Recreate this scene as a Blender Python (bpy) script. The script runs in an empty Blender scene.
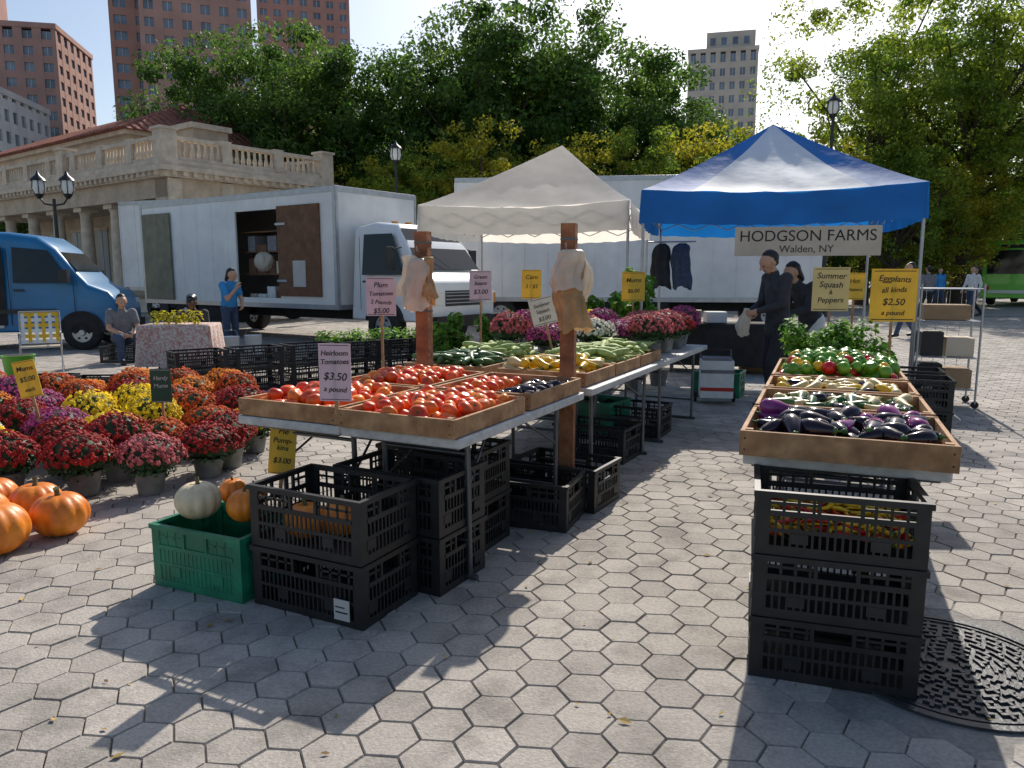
import bpy, math, random
import numpy as np
from mathutils import Vector, Matrix, Euler
random.seed(7); np.random.seed(7)
S=bpy.context.scene
rad=math.radians
# ------------------------------------------------------------ materials
def M(name,col,rough=.6,var=.15,scale=5,bump=0,bscale=None,metal=0,transl=0,col2=None,island=0,detail=4,spec=None,coat=0,speck=0,sscale=60):
    m=bpy.data.materials.new(name); m.use_nodes=True
    nt=m.node_tree; N=nt.nodes; Lk=nt.links
    b=N['Principled BSDF']; out=N['Material Output']
    b.inputs['Roughness'].default_value=rough; b.inputs['Metallic'].default_value=metal
    if spec is not None: b.inputs['Specular IOR Level'].default_value=spec
    if coat: b.inputs['Coat Weight'].default_value=coat
    tc=N.new('ShaderNodeTexCoord'); nz=N.new('ShaderNodeTexNoise')
    nz.inputs['Scale'].default_value=scale; nz.inputs['Detail'].default_value=detail
    Lk.new(tc.outputs['Object'],nz.inputs['Vector'])
    cr=N.new('ShaderNodeValToRGB')
    c1=[max(0,c*(1-var)) for c in col]; c2=[min(1,c*(1+var)) for c in (col2 or col)]
    if col2: c1=list(col)
    cr.color_ramp.elements[0].color=(*c1,1); cr.color_ramp.elements[1].color=(*c2,1)
    cr.color_ramp.elements[0].position=.35; cr.color_ramp.elements[1].position=.68
    Lk.new(nz.outputs['Fac'],cr.inputs['Fac']); cout=cr.outputs['Color']
    def scaleby(cout,fac,lo,hi,f0=0,f1=1):
        mr=N.new('ShaderNodeMapRange'); mr.inputs['From Min'].default_value=f0; mr.inputs['From Max'].default_value=f1
        mr.inputs['To Min'].default_value=lo; mr.inputs['To Max'].default_value=hi
        Lk.new(fac,mr.inputs['Value'])
        vm=N.new('ShaderNodeVectorMath'); vm.operation='SCALE'
        Lk.new(cout,vm.inputs[0]); Lk.new(mr.outputs['Result'],vm.inputs['Scale']); return vm.outputs['Vector']
    if island:
        g=N.new('ShaderNodeNewGeometry'); cout=scaleby(cout,g.outputs['Random Per Island'],1-island,1+island)
    if speck:
        n3=N.new('ShaderNodeTexNoise'); n3.inputs['Scale'].default_value=sscale; n3.inputs['Detail'].default_value=3
        Lk.new(tc.outputs['Object'],n3.inputs['Vector']); cout=scaleby(cout,n3.outputs['Fac'],1-speck,1+speck*.7,.3,.7)
    if name=='hex_paver':   # grime blotches and worn patches
        n4=N.new('ShaderNodeTexNoise'); n4.inputs['Scale'].default_value=3.6; n4.inputs['Detail'].default_value=7; n4.inputs['Roughness'].default_value=.7
        Lk.new(tc.outputs['Object'],n4.inputs['Vector']); cout=scaleby(cout,n4.outputs['Fac'],.72,1.06,.34,.52)
    Lk.new(cout,b.inputs['Base Color'])
    if bump:
        n2=N.new('ShaderNodeTexNoise'); n2.inputs['Scale'].default_value=bscale or scale*4; n2.inputs['Detail'].default_value=5
        Lk.new(tc.outputs['Object'],n2.inputs['Vector'])
        bp=N.new('ShaderNodeBump'); bp.inputs['Strength'].default_value=bump; bp.inputs['Distance'].default_value=.02
        Lk.new(n2.outputs['Fac'],bp.inputs['Height']); Lk.new(bp.outputs['Normal'],b.inputs['Normal'])
    if transl:
        t=N.new('ShaderNodeBsdfTranslucent'); mx=N.new('ShaderNodeMixShader'); mx.inputs[0].default_value=transl
        Lk.new(cout,t.inputs['Color']); Lk.new(b.outputs[0],mx.inputs[1]); Lk.new(t.outputs[0],mx.inputs[2])
        Lk.new(mx.outputs[0],out.inputs['Surface'])
    return m
m_tile=M('hex_paver',(.365,.33,.29),.9,.14,.9,bump=.3,bscale=110,island=.13,detail=8,speck=.18,sscale=70)
m_bed=M('paver_joint',(.12,.108,.09),.95,.2,20)
m_ground=M('far_pavement',(.33,.305,.275),.9,.12,.4)
m_iron=M('cast_iron',(.05,.052,.056),.5,.3,14,bump=.2,metal=.3)
m_conc=M('concrete',(.25,.235,.215),.9,.15,6,bump=.3,bscale=60,speck=.2)
m_blackp=M('black_plastic',(.012,.012,.013),.5,.35,8,speck=.3,sscale=25)
m_greenp=M('green_plastic',(.008,.18,.09),.5,.25,6,speck=.15,sscale=20)
m_limep=M('lime_plastic',(.12,.38,.03),.4,.1,6)
m_wood=M('tray_wood',(.30,.15,.065),.78,.2,9,bump=.3,bscale=40,island=.22,col2=(.44,.25,.12),speck=.2,sscale=22)
m_post=M('post_wood',(.20,.07,.028),.75,.2,7,bump=.4,bscale=30,col2=(.33,.14,.06),speck=.25,sscale=18)
m_ply=M('plywood',(.16,.075,.035),.75,.15,5,bump=.2,speck=.2,sscale=9)
m_ttop=M('table_plastic',(.50,.50,.48),.5,.15,5,speck=.15,sscale=30)
m_tleg=M('table_leg_steel',(.13,.14,.15),.4,.15,8,metal=.7)
m_steel=M('galvanised_steel',(.42,.43,.44),.4,.1,8,metal=.7)
m_whitep=M('white_truck_paint',(.70,.69,.67),.45,.07,.8,col2=(.79,.78,.75),detail=8,speck=.05,sscale=4)
m_whitecab=M('white_cab_paint',(.76,.78,.78),.3,.05,2,coat=.4)
m_trim=M('aluminium_trim',(.42,.43,.44),.35,.1,6,metal=.6)
m_dark=M('dark_interior',(.025,.023,.022),.9,.3,6)
m_rubber=M('tyre_rubber',(.02,.02,.02),.8,.2,10)
m_glass=M('vehicle_glass',(.012,.016,.018),.12,.1,3,spec=.35)
m_red=M('red_lamp',(.5,.02,.01),.3,.1,5)
m_amber=M('amber_lamp',(.7,.25,.02),.3,.1,5)
m_olive=M('olive_door',(.19,.18,.12),.7,.2,4)
m_bluevan=M('blue_van_paint',(.008,.16,.36),.35,.08,2,coat=.3)
m_busgreen=M('green_bus_paint',(.18,.62,.06),.35,.08,2,coat=.4)
m_stone=M('limestone',(.52,.42,.31),.85,.16,1.2,bump=.3,bscale=15,detail=8,speck=.12,sscale=5)
m_stone2=M('limestone_light',(.60,.50,.385),.85,.14,2,bump=.2,bscale=15,speck=.12,sscale=5)
m_tilered=M('clay_roof_tile',(.28,.10,.065),.85,.25,3,bump=.3,bscale=20)
m_brick=M('brick_red_hazed',(.40,.22,.175),.9,.1,.3)  # distance haze put into the brick colour by lightening it
m_brickd=M('brick_brown_hazed',(.38,.225,.19),.9,.1,.3)  # brown brick, likewise lightened in colour to imitate haze
m_tan=M('tan_masonry',(.50,.45,.38),.9,.1,.3)
m_greyst=M('grey_masonry',(.46,.46,.46),.9,.1,.3)
m_win=M('window_glass_far',(.15,.19,.24),.15,.5,.15)
m_bark=M('bark',(.075,.055,.04),.95,.25,4,bump=.6,bscale=12)
m_leafD=M('leaf_dark',(.052,.125,.020),.5,.3,.35,transl=.58,col2=(.12,.20,.03),island=.35)
m_leafY=M('leaf_yellow',(.22,.26,.02),.6,.2,.4,transl=.62,col2=(.45,.38,.03),island=.3)
m_leafL=M('leaf_light',(.12,.22,.022),.6,.25,.4,transl=.62,col2=(.28,.33,.035),island=.35)
m_herb=M('herb_leaf',(.07,.20,.02),.6,.25,9,transl=.45,col2=(.18,.33,.035),island=.4)
m_mumleaf=M('mum_leaf',(.03,.08,.02),.6,.3,20,transl=.2,island=.3)
m_pot=M('foil_pot',(.19,.20,.19),.5,.25,12)
m_black=M('black_paint',(.012,.013,.014),.4,.2,8)
m_frost=M('frosted_globe',(.75,.75,.70),.4,.03,5)
m_cyan=M('canvas_white',(.93,.88,.80),.85,.03,1.6,transl=.6,bump=.5,bscale=3,speck=.05,sscale=5)
m_cblue=M('canvas_blue',(.012,.19,.56),.6,.15,1.5,transl=.4,bump=.5,bscale=3)
m_csheen=M('canvas_blue_sheen',(.76,.84,.92),.6,.1,1.2,transl=.5,bump=.5,bscale=3)  # grazing sun sheen on the blue canvas, painted as a pale colour
m_signw=M('sign_board_white',(.66,.64,.61),.6,.05,6,transl=.25)
m_signp=M('sign_board_lilac',(.62,.50,.55),.6,.06,6,transl=.25)
m_signy=M('sign_board_yellow',(.80,.55,.06),.6,.1,6,transl=.25)
m_signt=M('sign_board_tan',(.68,.57,.27),.6,.08,6,transl=.2)
m_signc=M('sign_board_cream',(.70,.60,.47),.7,.08,3,transl=.2)
m_signg=M('sign_board_green',(.01,.06,.03),.5,.1,6)
m_ink=M('ink_black',(.012,.012,.015),.6,.1,6)
m_card=M('cardboard',(.34,.22,.12),.85,.12,7)
m_bag=M('plastic_bag_tan',(.52,.34,.16),.5,.2,14,transl=.3,bump=.4,bscale=30)
m_bagw=M('plastic_bag_white',(.78,.70,.58),.4,.08,14,transl=.4,bump=.4,bscale=30)
m_cloth=M('patterned_cloth',(.62,.58,.52),.9,.1,30,col2=(.40,.16,.13))
m_tom=M('tomato_skin',(.62,.030,.007),.33,.25,12,col2=(.74,.13,.014),island=.2)
m_tomo=M('tomato_orange',(.74,.13,.012),.33,.2,12,col2=(.80,.24,.02),island=.2)
m_calyx=M('calyx_green',(.05,.13,.02),.6,.2,20)
m_eggp=M('eggplant_skin',(.014,.005,.014),.16,.3,12)
m_eggv=M('eggplant_violet',(.18,.015,.12),.16,.3,10,col2=(.26,.05,.18))
m_cream=M('cream_squash',(.62,.49,.22),.4,.15,14)
m_zuc=M('zucchini_skin',(.02,.075,.012),.35,.3,16,col2=(.06,.14,.03))
m_yel=M('yellow_pepper',(.78,.46,.012),.22,.12,10)
m_gpep=M('green_pepper',(.06,.20,.01),.25,.25,10,col2=(.15,.32,.02))
m_rpep=M('red_pepper',(.56,.012,.008),.2,.2,10)
m_corn=M('corn_husk',(.34,.42,.12),.7,.25,30)
m_pump=M('pumpkin_skin',(.66,.17,.010),.42,.12,7,bump=.1,col2=(.78,.25,.02),speck=.12,sscale=30)
m_pumpw=M('white_pumpkin_skin',(.70,.58,.37),.45,.1,7,speck=.1,sscale=30)
m_stem=M('pumpkin_stem',(.13,.12,.05),.8,.2,20)
m_skin=M('skin',(.55,.31,.20),.55,.06,12)
m_skind=M('skin_dark',(.12,.06,.035),.55,.06,12)
m_hair=M('hair_dark',(.012,.009,.008),.5,.3,60)
m_jack=M('jacket_dark',(.04,.042,.048),.85,.2,12,bump=.3,bscale=25)
m_pant=M('trousers_dark',(.024,.026,.032),.85,.2,12,bump=.3,bscale=25)
m_blue=M('tshirt_blue',(.04,.27,.58),.85,.12,12,bump=.3,bscale=20)
m_white=M('white_cotton',(.72,.72,.70),.8,.06,10,bump=.3,bscale=25)
m_jean=M('denim',(.05,.075,.13),.85,.2,20)
m_grey=M('grey_cotton',(.20,.20,.21),.85,.15,12)
m_shoe=M('shoe_leather',(.015,.013,.012),.45,.2,10)
m_eye=M('eye_dark',(.02,.015,.012),.2,.1,5)
m_lip=M('lip',(.36,.15,.11),.5,.1,5)
m_dryleaf=M('fallen_leaf',(.22,.13,.04),.8,.3,8,island=.4,col2=(.35,.25,.06))
MUM={}
for k,c,c2 in [('red',(.26,.010,.010),(.46,.025,.018)),('rust',(.50,.07,.010),(.70,.15,.02)),('orange',(.74,.22,.015),(.86,.33,.02)),
            ('yellow',(.84,.60,.015),(.93,.72,.03)),('pink',(.42,.07,.08),(.62,.19,.19)),('purple',(.30,.025,.15),(.50,.09,.26)),('white',(.70,.67,.55),(.78,.75,.65))]:
    MUM[k]=M('mum_'+k,c,.7,.1,16,col2=c2,island=.3,transl=.3)
# ------------------------------------------------------------ mesh builder
class MB:
    def __init__(s): s.P={}; s.part('body')
    def part(s,n):
        if n not in s.P: s.P[n]=dict(V=[],F=[],I=[],M=[],S=[])
        s.c=s.P[n]; return s
    def add(s,V,F,mat,smooth=False):
        c=s.c; o=len(c['V'])
        if mat not in c['M']: c['M'].append(mat)
        i=c['M'].index(mat)
        c['V'].extend([tuple(float(a) for a in v) for v in V])
        for f in F:
            c['F'].append(tuple(o+int(a) for a in f)); c['I'].append(i); c['S'].append(smooth)
    def box(s,cen,size,mat,R=None,rz=None,taper=1):
        x,y,z=[a/2 for a in size]
        V=[(-x,-y,-z),(x,-y,-z),(x,y,-z),(-x,y,-z),(-x*taper,-y*taper,z),(x*taper,-y*taper,z),(x*taper,y*taper,z),(-x*taper,y*taper,z)]
        if rz is not None: R=Matrix.Rotation(rz,3,'Z')
        if R is not None: V=[tuple(R@Vector(v)) for v in V]
        V=[(v[0]+cen[0],v[1]+cen[1],v[2]+cen[2]) for v in V]
        s.add(V,[(0,3,2,1),(4,5,6,7),(0,1,5,4),(1,2,6,5),(2,3,7,6),(3,0,4,7)],mat)
    def b2(s,x0,x1,y0,y1,z0,z1,mat): s.box(((x0+x1)/2,(y0+y1)/2,(z0+z1)/2),(abs(x1-x0),abs(y1-y0),abs(z1-z0)),mat)
    def tube(s,pts,rr,mat,n=10,cap=True,smooth=True):
        pts=[Vector(p) for p in pts]
        if not hasattr(rr,'__len__'): rr=[rr]*len(pts)
        V=[];F=[]; ref=None
        for i,p in enumerate(pts):
            a=(pts[min(i+1,len(pts)-1)]-pts[max(i-1,0)]).normalized()
            if ref is None: ref=Vector((0,0,1)) if abs(a.z)<.9 else Vector((1,0,0))
            e1=(ref-a*ref.dot(a)).normalized(); e2=a.cross(e1); ref=e1
            for k in range(n):
                t=2*math.pi*k/n
                V.append(p+e1*math.cos(t)*rr[i]+e2*math.sin(t)*rr[i])
        for i in range(len(pts)-1):
            for k in range(n):
                k2=(k+1)%n; F.append((i*n+k,i*n+k2,(i+1)*n+k2,(i+1)*n+k))
        s.add(V,F,mat,smooth)
        if cap: s.add(V[:n],[tuple(range(n))[::-1]],mat); s.add(V[-n:],[tuple(range(n))],mat)
    def ell(s,cen,r,mat,nu=16,nv=10,R=None,fn=None):
        V,F=sph(nu,nv)
        V=V*np.array(r)
        if fn: V=fn(V)
        if R is not None: V=V@np.array(R).T
        s.add(V+np.array(cen),F,mat,True)
    def loft(s,rings,mat,smooth=True,close=True):
        n=len(rings[0]); V=[p for r in rings for p in r]; F=[]
        for i in range(len(rings)-1):
            for k in range(n):
                k2=(k+1)%n; F.append((i*n+k,i*n+k2,(i+1)*n+k2,(i+1)*n+k))
        if close: F.append(tuple(range(n))[::-1]); F.append(tuple(range((len(rings)-1)*n,len(rings)*n)))
        s.add(V,F,mat,smooth)
    def meshes(s,name):
        out=[]
        for pn,c in s.P.items():
            if not c['V']: continue
            me=bpy.data.meshes.new(name if pn=='body' else pn); me.from_pydata(c['V'],[],c['F'])
            for m in c['M']: me.materials.append(m)
            me.polygons.foreach_set('material_index',c['I']); me.polygons.foreach_set('use_smooth',c['S'])
            me.update(); out.append((pn,me))
        return out
    def finish(s,name,loc=(0,0,0),rz=0,bevel=0):
        ms=s.meshes(name)
        if len(ms)==1:
            o=obj(name,ms[0][1],loc,rz)
            if bevel: bev(o,bevel)
            return o
        e=obj(name,None,loc,rz)
        for pn,me in ms:
            o=bpy.data.objects.new('shell' if pn=='body' else pn,me); S.collection.objects.link(o); o.parent=e
            if bevel: bev(o,bevel)
        return e
def bev(o,w):
    b=o.modifiers.new('bevel','BEVEL'); b.width=w; b.segments=2; b.limit_method='ANGLE'; b.angle_limit=rad(35)
def obj(name,me,loc=(0,0,0),rz=0,sc=None,rot=None):
    o=bpy.data.objects.new(name,me); S.collection.objects.link(o)
    o.location=loc; o.rotation_euler=rot if rot else (0,0,rz)
    if sc is not None: o.scale=sc if hasattr(sc,'__len__') else (sc,)*3
    return o
_sc={}
def sph(nu,nv):
    if (nu,nv) in _sc: V,F=_sc[(nu,nv)]; return V.copy(),F
    V=[(0,0,-1)];F=[]
    for j in range(1,nv):
        t=-math.pi/2+math.pi*j/nv
        for i in range(nu):
            a=2*math.pi*i/nu; V.append((math.cos(t)*math.cos(a),math.cos(t)*math.sin(a),math.sin(t)))
    V.append((0,0,1)); L=len(V)-1
    for i in range(nu):
        F.append((0,1+(i+1)%nu,1+i)); F.append((L,1+(nv-2)*nu+i,1+(nv-2)*nu+(i+1)%nu))
        for j in range(nv-2):
            a=1+j*nu+i;b=1+j*nu+(i+1)%nu; F.append((a,b,b+nu,a+nu))
    _sc[(nu,nv)]=(np.array(V),F); return np.array(V),F
def fr(o,a):
    a=rad(a); d=(math.sin(a),math.cos(a)); r=(math.cos(a),-math.sin(a))
    return lambda x,y,z=0:(o[0]+r[0]*x+d[0]*y,o[1]+r[1]*x+d[1]*y,z)
# ------------------------------------------------------------ ground
g=MB(); g.add([(-1500,-1500,-.03),(1500,-1500,-.03),(1500,1500,-.03),(-1500,1500,-.03)],[(0,1,2,3)],m_ground); g.finish('ground')
g=MB(); g.add([(-22,-2,-.008),(22,-2,-.008),(22,27,-.008),(-22,27,-.008)],[(0,1,2,3)],m_bed); g.finish('paving_bed')
MC=(1.64,2.64); MR=.43
def pavers():
    w=.178; Rr=w/math.sqrt(3); V=[];F=[]
    rot=rad(-6); c,s_=math.cos(rot),math.sin(rot)
    dx=1.5*Rr; rng=random.Random(3)
    for i in range(-170,170):
        for j in range(-30,160):
            x=i*dx; y=j*w+(w/2 if i%2 else 0)
            X=x*c-y*s_; Y=x*s_+y*c
            if Y<.4 or Y>26.5 or abs(X)>.75*Y+3 : continue
            if math.hypot(X-MC[0],Y-MC[1])<MR+.11: continue
            o=len(V); dz=rng.uniform(-.002,.002); tx,ty=rng.uniform(-.012,.012),rng.uniform(-.012,.012)
            q0=Rr-.0050-rng.random()*.002
            for (q,zz) in ((q0,0),(q0+.004,-.008)):
                for k in range(6):
                    t=k*math.pi/3+rot; px,py=q*math.cos(t),q*math.sin(t)
                    V.append((X+px,Y+py,zz+(dz+tx*px+ty*py if zz==0 else 0)))
            F.append(tuple(range(o,o+6)))
            for k in range(6): F.append((o+6+k,o+6+(k+1)%6,o+(k+1)%6,o+k))
    me=bpy.data.meshes.new('hex_pavers'); me.from_pydata(V,[],F); me.materials.append(m_tile); obj('hexagonal_paving',me)
pavers()
def manhole():
    b=MB()
    def disc(r,z,mat,n=64): b.add([(r*math.cos(2*math.pi*k/n),r*math.sin(2*math.pi*k/n),z) for k in range(n)],[tuple(range(n))],mat)
    disc(MR+.20,-.004,m_conc)
    disc(MR,.0,m_iron)
    def arc(r0,r1,a0,a1,z0,z1,mat,n=6):
        V=[];F=[]
        for k in range(n+1):
            a=a0+(a1-a0)*k/n
            for r,z in ((r0,z0),(r0,z1),(r1,z1),(r1,z0)): V.append((r*math.cos(a),r*math.sin(a),z))
        for k in range(n):
            for q in range(3): F.append((4*k+q,4*k+4+q,4*k+5+q,4*k+q+1))
        F.append((0,1,2,3)); F.append((4*n+3,4*n+2,4*n+1,4*n)); b.add(V,F,mat)
    arc(MR-.03,MR,0,2*math.pi,0,.008,m_iron,64); arc(MR-.055,MR-.045,0,2*math.pi,0,.006,m_iron,64)
    rr=.04
    while rr<MR-.075:
        n=max(6,int(2*math.pi*rr/.075)); off=random.random()
        for k in range(n):
            a=(k+off)*2*math.pi/n; w=2*math.pi/n
            arc(rr,rr+.013,a,a+w*.72,0,.009,m_iron,4)
            arc(rr,rr+.032,a+w*.30,a+w*.30+.011/rr,0,.0085,m_iron,1)
        rr+=.036
    b.finish('manhole_cover',(MC[0],MC[1],.0))
manhole()
b=MB(); rgl=random.Random(77)
for i in range(260):
    y=rgl.uniform(2,13); x=rgl.uniform(-.7,.75)*y; s_=rgl.uniform(.008,.026); a=rgl.uniform(0,6.28); z=.006
    c_,n_=math.cos(a)*s_,math.sin(a)*s_
    b.add([(x-c_,y-n_,z),(x+n_*.5,y-c_*.5,z+s_*rgl.uniform(0,.4)),(x+c_,y+n_,z+s_*rgl.uniform(0,.3)),(x-n_*.5,y+c_*.5,z+.001)],[(0,1,2,3)],m_dryleaf)
b.finish('fallen_leaves')
# ------------------------------------------------------------ crates, tables, trays
def crate_mesh(mat,H=.29,L=.6,W=.4,name='crate',solid=False):
    b=MB()
    b.b2(.01,L-.01,.01,W-.01,0,.012,mat)
    t=.012
    for sx in (0,L):
        for sy in (0,W):
            ix=1 if sx==0 else -1; iy=1 if sy==0 else -1
            b.b2(sx,sx+ix*.045,sy,sy+iy*t,0.0,H-.02,mat); b.b2(sx,sx+ix*t,sy+iy*t,sy+iy*.045,0,H-.02,mat)
    for y0,y1 in ((-.008,.014),(W-.014,W+.008)): b.b2(-.008,L+.008,y0,y1,H-.022,H,mat)
    for x0,x1 in ((-.008,.014),(L-.014,L+.008)): b.b2(x0,x1,.014,W-.014,H-.022,H,mat)
    def side(fn,Ln):
        fn(.045,Ln-.045,.0,.035,0,.006); fn(.045,Ln-.045,H*.36,H*.36+.014,0,.006); fn(.045,Ln-.045,H*.62,H*.62+.02,-.003,.008)
        if solid: fn(.045,Ln-.045,.035,H-.022,.003,.006)
        n=int((Ln-.09)/.024)
        for k in range(n+1):
            u=.045+(Ln-.09)*k/n
            fn(u-.004,u+.004,.035,H*.62,.001,.006)
        for k in range(0,n+1,2):
            u=.045+(Ln-.09)*k/n
            if abs(u-Ln/2)>.075: fn(u-.005,u+.005,H*.62+.02,H-.022,.001,.006)
        fn(.045,Ln/2-.075,H*.80,H*.80+.01,.001,.006); fn(Ln/2+.075,Ln-.045,H*.80,H*.80+.01,.001,.006)
        fn(Ln/2-.075,Ln/2-.062,H*.62+.02,H-.022,-.004,.008); fn(Ln/2+.062,Ln/2+.075,H*.62+.02,H-.022,-.004,.008)
        fn(Ln/2-.16,Ln/2-.1,H*.2,H*.36,-.002,.004)
        fn(Ln/2+.1,Ln/2+.16,H*.2,H*.36,-.002,.004)
    side(lambda u0,u1,z0,z1,d0,d1:b.b2(u0,u1,d0,d1,z0,z1,mat),L)
    side(lambda u0,u1,z0,z1,d0,d1:b.b2(u0,u1,W-d1,W-d0,z0,z1,mat),L)
    side(lambda u0,u1,z0,z1,d0,d1:b.b2(d0,d1,u0,u1,z0,z1,mat),W)
    side(lambda u0,u1,z0,z1,d0,d1:b.b2(L-d1,L-d0,u0,u1,z0,z1,mat),W)
    return b.meshes(name)[0][1]
cr_b=crate_mesh(m_blackp,H=.272); cr_s=crate_mesh(m_blackp,H=.232,L=.555,W=.40); cr_g=crate_mesh(m_greenp,H=.30,L=.54,solid=True); cr_flat=crate_mesh(m_blackp,H=.14)
HB=.275
def crate(me,p,a,z=0,name='plastic_crate',rot=None):
    o=obj(name,me,(p[0],p[1],z),-rad(a))
    if rot: o.rotation_euler=(rad(rot[0]),rad(rot[1]),-rad(a))
    return o
def label(f,x,y,z,w,h,a):
    b=MB(); b.b2(0,w,-.003,0,0,h,m_signw); b.b2(w*.1,w*.9,-.004,-.003,h*.35,h*.42,m_ink); b.b2(w*.1,w*.7,-.004,-.003,h*.6,h*.66,m_ink); b.finish('paper_label',f(x,y,z),-rad(a))
def table(p,a,w,l,h=.74,top=m_ttop):
    b=MB(); b.part('table_top'); 
    b.b2(0,w,0,l,h-.045,h,top); b.b2(.03,w-.03,.03,l-.03,h-.06,h-.045,m_tleg)
    b.part('folding_legs')
    for y,dy in ((.22,.08),(l-.22,-.08)):
        for x in (.09,w-.09):
            b.tube([(x,y,h-.05),(x,y+dy*.2,.02)],.014,m_tleg,8)
            b.tube([(x,y+dy*.1,h*.62),(x*.6+w*.2,y+dy*5,h-.05)],.007,m_tleg,6)
        b.tube([(.09,y,.2),(w-.09,y,.2)],.010,m_tleg,6); b.tube([(.09,y,h-.12),(w-.09,y,h-.12)],.010,m_tleg,6)
        b.tube([(.05,y+dy*.2,.015),(w-.05,y+dy*.2,.015)],.014,m_tleg,8)
    e=b.finish('folding_table',(p[0],p[1],0),-rad(a))
    for c in e.children:
        if c.name.startswith('table_top'): bev(c,.012)
    return e
def tray(p,a,w,l,z=.745,h=.095,tilt=0):
    b=MB(); t=.018
    b.b2(t,w-t,t,l-t,.004,.012,m_wood)
    b.b2(0,w,0,t,0,h,m_wood); b.b2(0,w,l-t,l,0,h,m_wood)
    b.b2(0,t,t,l-t,0,h*.97,m_wood); b.b2(w-t,w,t,l-t,0,h*.97,m_wood)
    for x in (t,w-t-.03):
        for y in (t,l-t-.03): b.b2(x,x+.03,y,y+.03,.012,h*1.04,m_wood)
    for x in (.02,w-.02):
        for zz in (.25,.7): b.tube([(x,-.001,h*zz),(x,.002,h*zz)],.004,m_dark,6)
    o=b.finish('wooden_tray',(p[0],p[1],z),-rad(a),bevel=.003)
    return o
# ------------------------------------------------------------ vegetables
def T_tomato():
    V,F=sph(14,9); V=V.copy(); a=np.arctan2(V[:,1],V[:,0]); rr=np.hypot(V[:,0],V[:,1])
    V[:,:2]*=(1+.05*np.cos(a*5))[:,None]; V[:,2]=V[:,2]*.78-.22*np.exp(-(rr/.3)**2)*(V[:,2]>0)
    s=[(0,0,.6)]; 
    for k in range(10): q=.34 if k%2==0 else .10; s.append((q*math.cos(k*math.pi/5),q*math.sin(k*math.pi/5),.66 if k%2==0 else .6))
    return [(V,F,0),(np.array(s),[(0,1+k,1+(k+1)%10) for k in range(10)],1)]
def T_long(prof,curve=0,n=10,cap=True):
    V=[];F=[]
    for i,(x,r) in enumerate(prof):
        for k in range(n):
            t=2*math.pi*k/n; V.append((x,r*math.cos(t)+curve*x*x,r*math.sin(t)))
    for i in range(len(prof)-1):
        for k in range(n): F.append((i*n+k,i*n+(k+1)%n,(i+1)*n+(k+1)%n,(i+1)*n+k))
    F.append(tuple(range(n))[::-1]); F.append(tuple(range((len(prof)-1)*n,len(prof)*n)))
    out=[(np.array(V),F,0)]
    if cap:
        x,r=prof[-1]; pts=[(x-.06,r*1.15+.02),(x+.04,r*.9),(x+.07,.07),(x+.3,.05)]
        o=T_long(pts,curve,8,False)[0]; out.append((o[0],o[1],1))
    return out
T_egg=lambda:T_long([(-1,.05),(-.95,.25),(-.75,.46),(-.4,.55),(0,.5),(.4,.38),(.75,.28),(.9,.18)],.1)
T_eggl=lambda:T_long([(-1.3,.04),(-1.2,.18),(-.8,.28),(-.2,.30),(.4,.27),(.9,.22),(1.1,.12)],.12)
T_squash=lambda:T_long([(-1,.05),(-.95,.3),(-.7,.42),(-.3,.4),(.2,.26),(.7,.2),(.9,.14)],.1)
def T_pepper():
    V,F=sph(16,9); V=V.copy(); a=np.arctan2(V[:,1],V[:,0]); rr=np.hypot(V[:,0],V[:,1])
    V[:,:2]*=((.8+.2*(V[:,2]*.5+.5))*(1+.09*np.cos(a*4)))[:,None]; V[:,2]-=.25*np.exp(-(rr/.3)**2)*(V[:,2]>0)
    o=T_long([(.0,.12),(.15,.07),(.4,.06)],.2,6,False)[0]; W=o[0][:,[2,1,0]]+np.array([0,0,.68])
    return [(V,F,0),(W,o[1],1)]
T_chili=lambda:T_long([(-1,.02),(-.6,.1),(0,.16),(.6,.17),(.8,.1)],.25,7)
T_corn=lambda:T_long([(-1,.08),(-.8,.2),(-.3,.27),(.3,.25),(.8,.13),(1.1,.05),(1.3,.09)],.05,8,False)
def pile(name,f,x0,x1,y0,y1,z0,kinds,sp,mound=0,layers=2,flat=True,seed=1,jit=.25,edge=0):
    b=MB(); rng=random.Random(seed); cx,cy=(x0+x1)/2,(y0+y1)/2
    tm=[(k[0](),k[1],k[2]) for k in kinds]; w=[k[3] for k in kinds]
    for l in range(layers):
        off=sp*.5*l
        y=y0+sp*.45+off*.5
        while y<y1-sp*.3:
            x=x0+sp*.45+off
            while x<x1-sp*.3:
                T,mats,sz=rng.choices(tm,w)[0]
                px,py=x+rng.uniform(-jit,jit)*sp,y+rng.uniform(-jit,jit)*sp
                if edge: px=min(max(px,x0+edge),x1-edge); py=min(max(py,y0+edge),y1-edge)
                q=max(0,1-((px-cx)/(x1-x0)*2)**2)*max(0,1-((py-cy)/(y1-y0)*2)**2)
                if l>0 and rng.random()>q*1.6+.15: x+=sp; continue
                s=sz*rng.uniform(.8,1.15)
                z=z0+s*.55+l*sp*.55+mound*q
                if flat: R=Euler((rng.uniform(0,6),rng.uniform(-.25,.25),rng.uniform(0,6.28))).to_matrix()
                else: R=Euler((rng.uniform(-.9,.9),rng.uniform(-.9,.9),rng.uniform(0,6))).to_matrix()
                R=np.array(R)
                P=np.array(f(px,py,z))
                for V,F,mi in T: b.add((V*s)@R.T+P,F,mats[mi],True)
                x+=sp
            y+=sp
    return b.finish(name)
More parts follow.
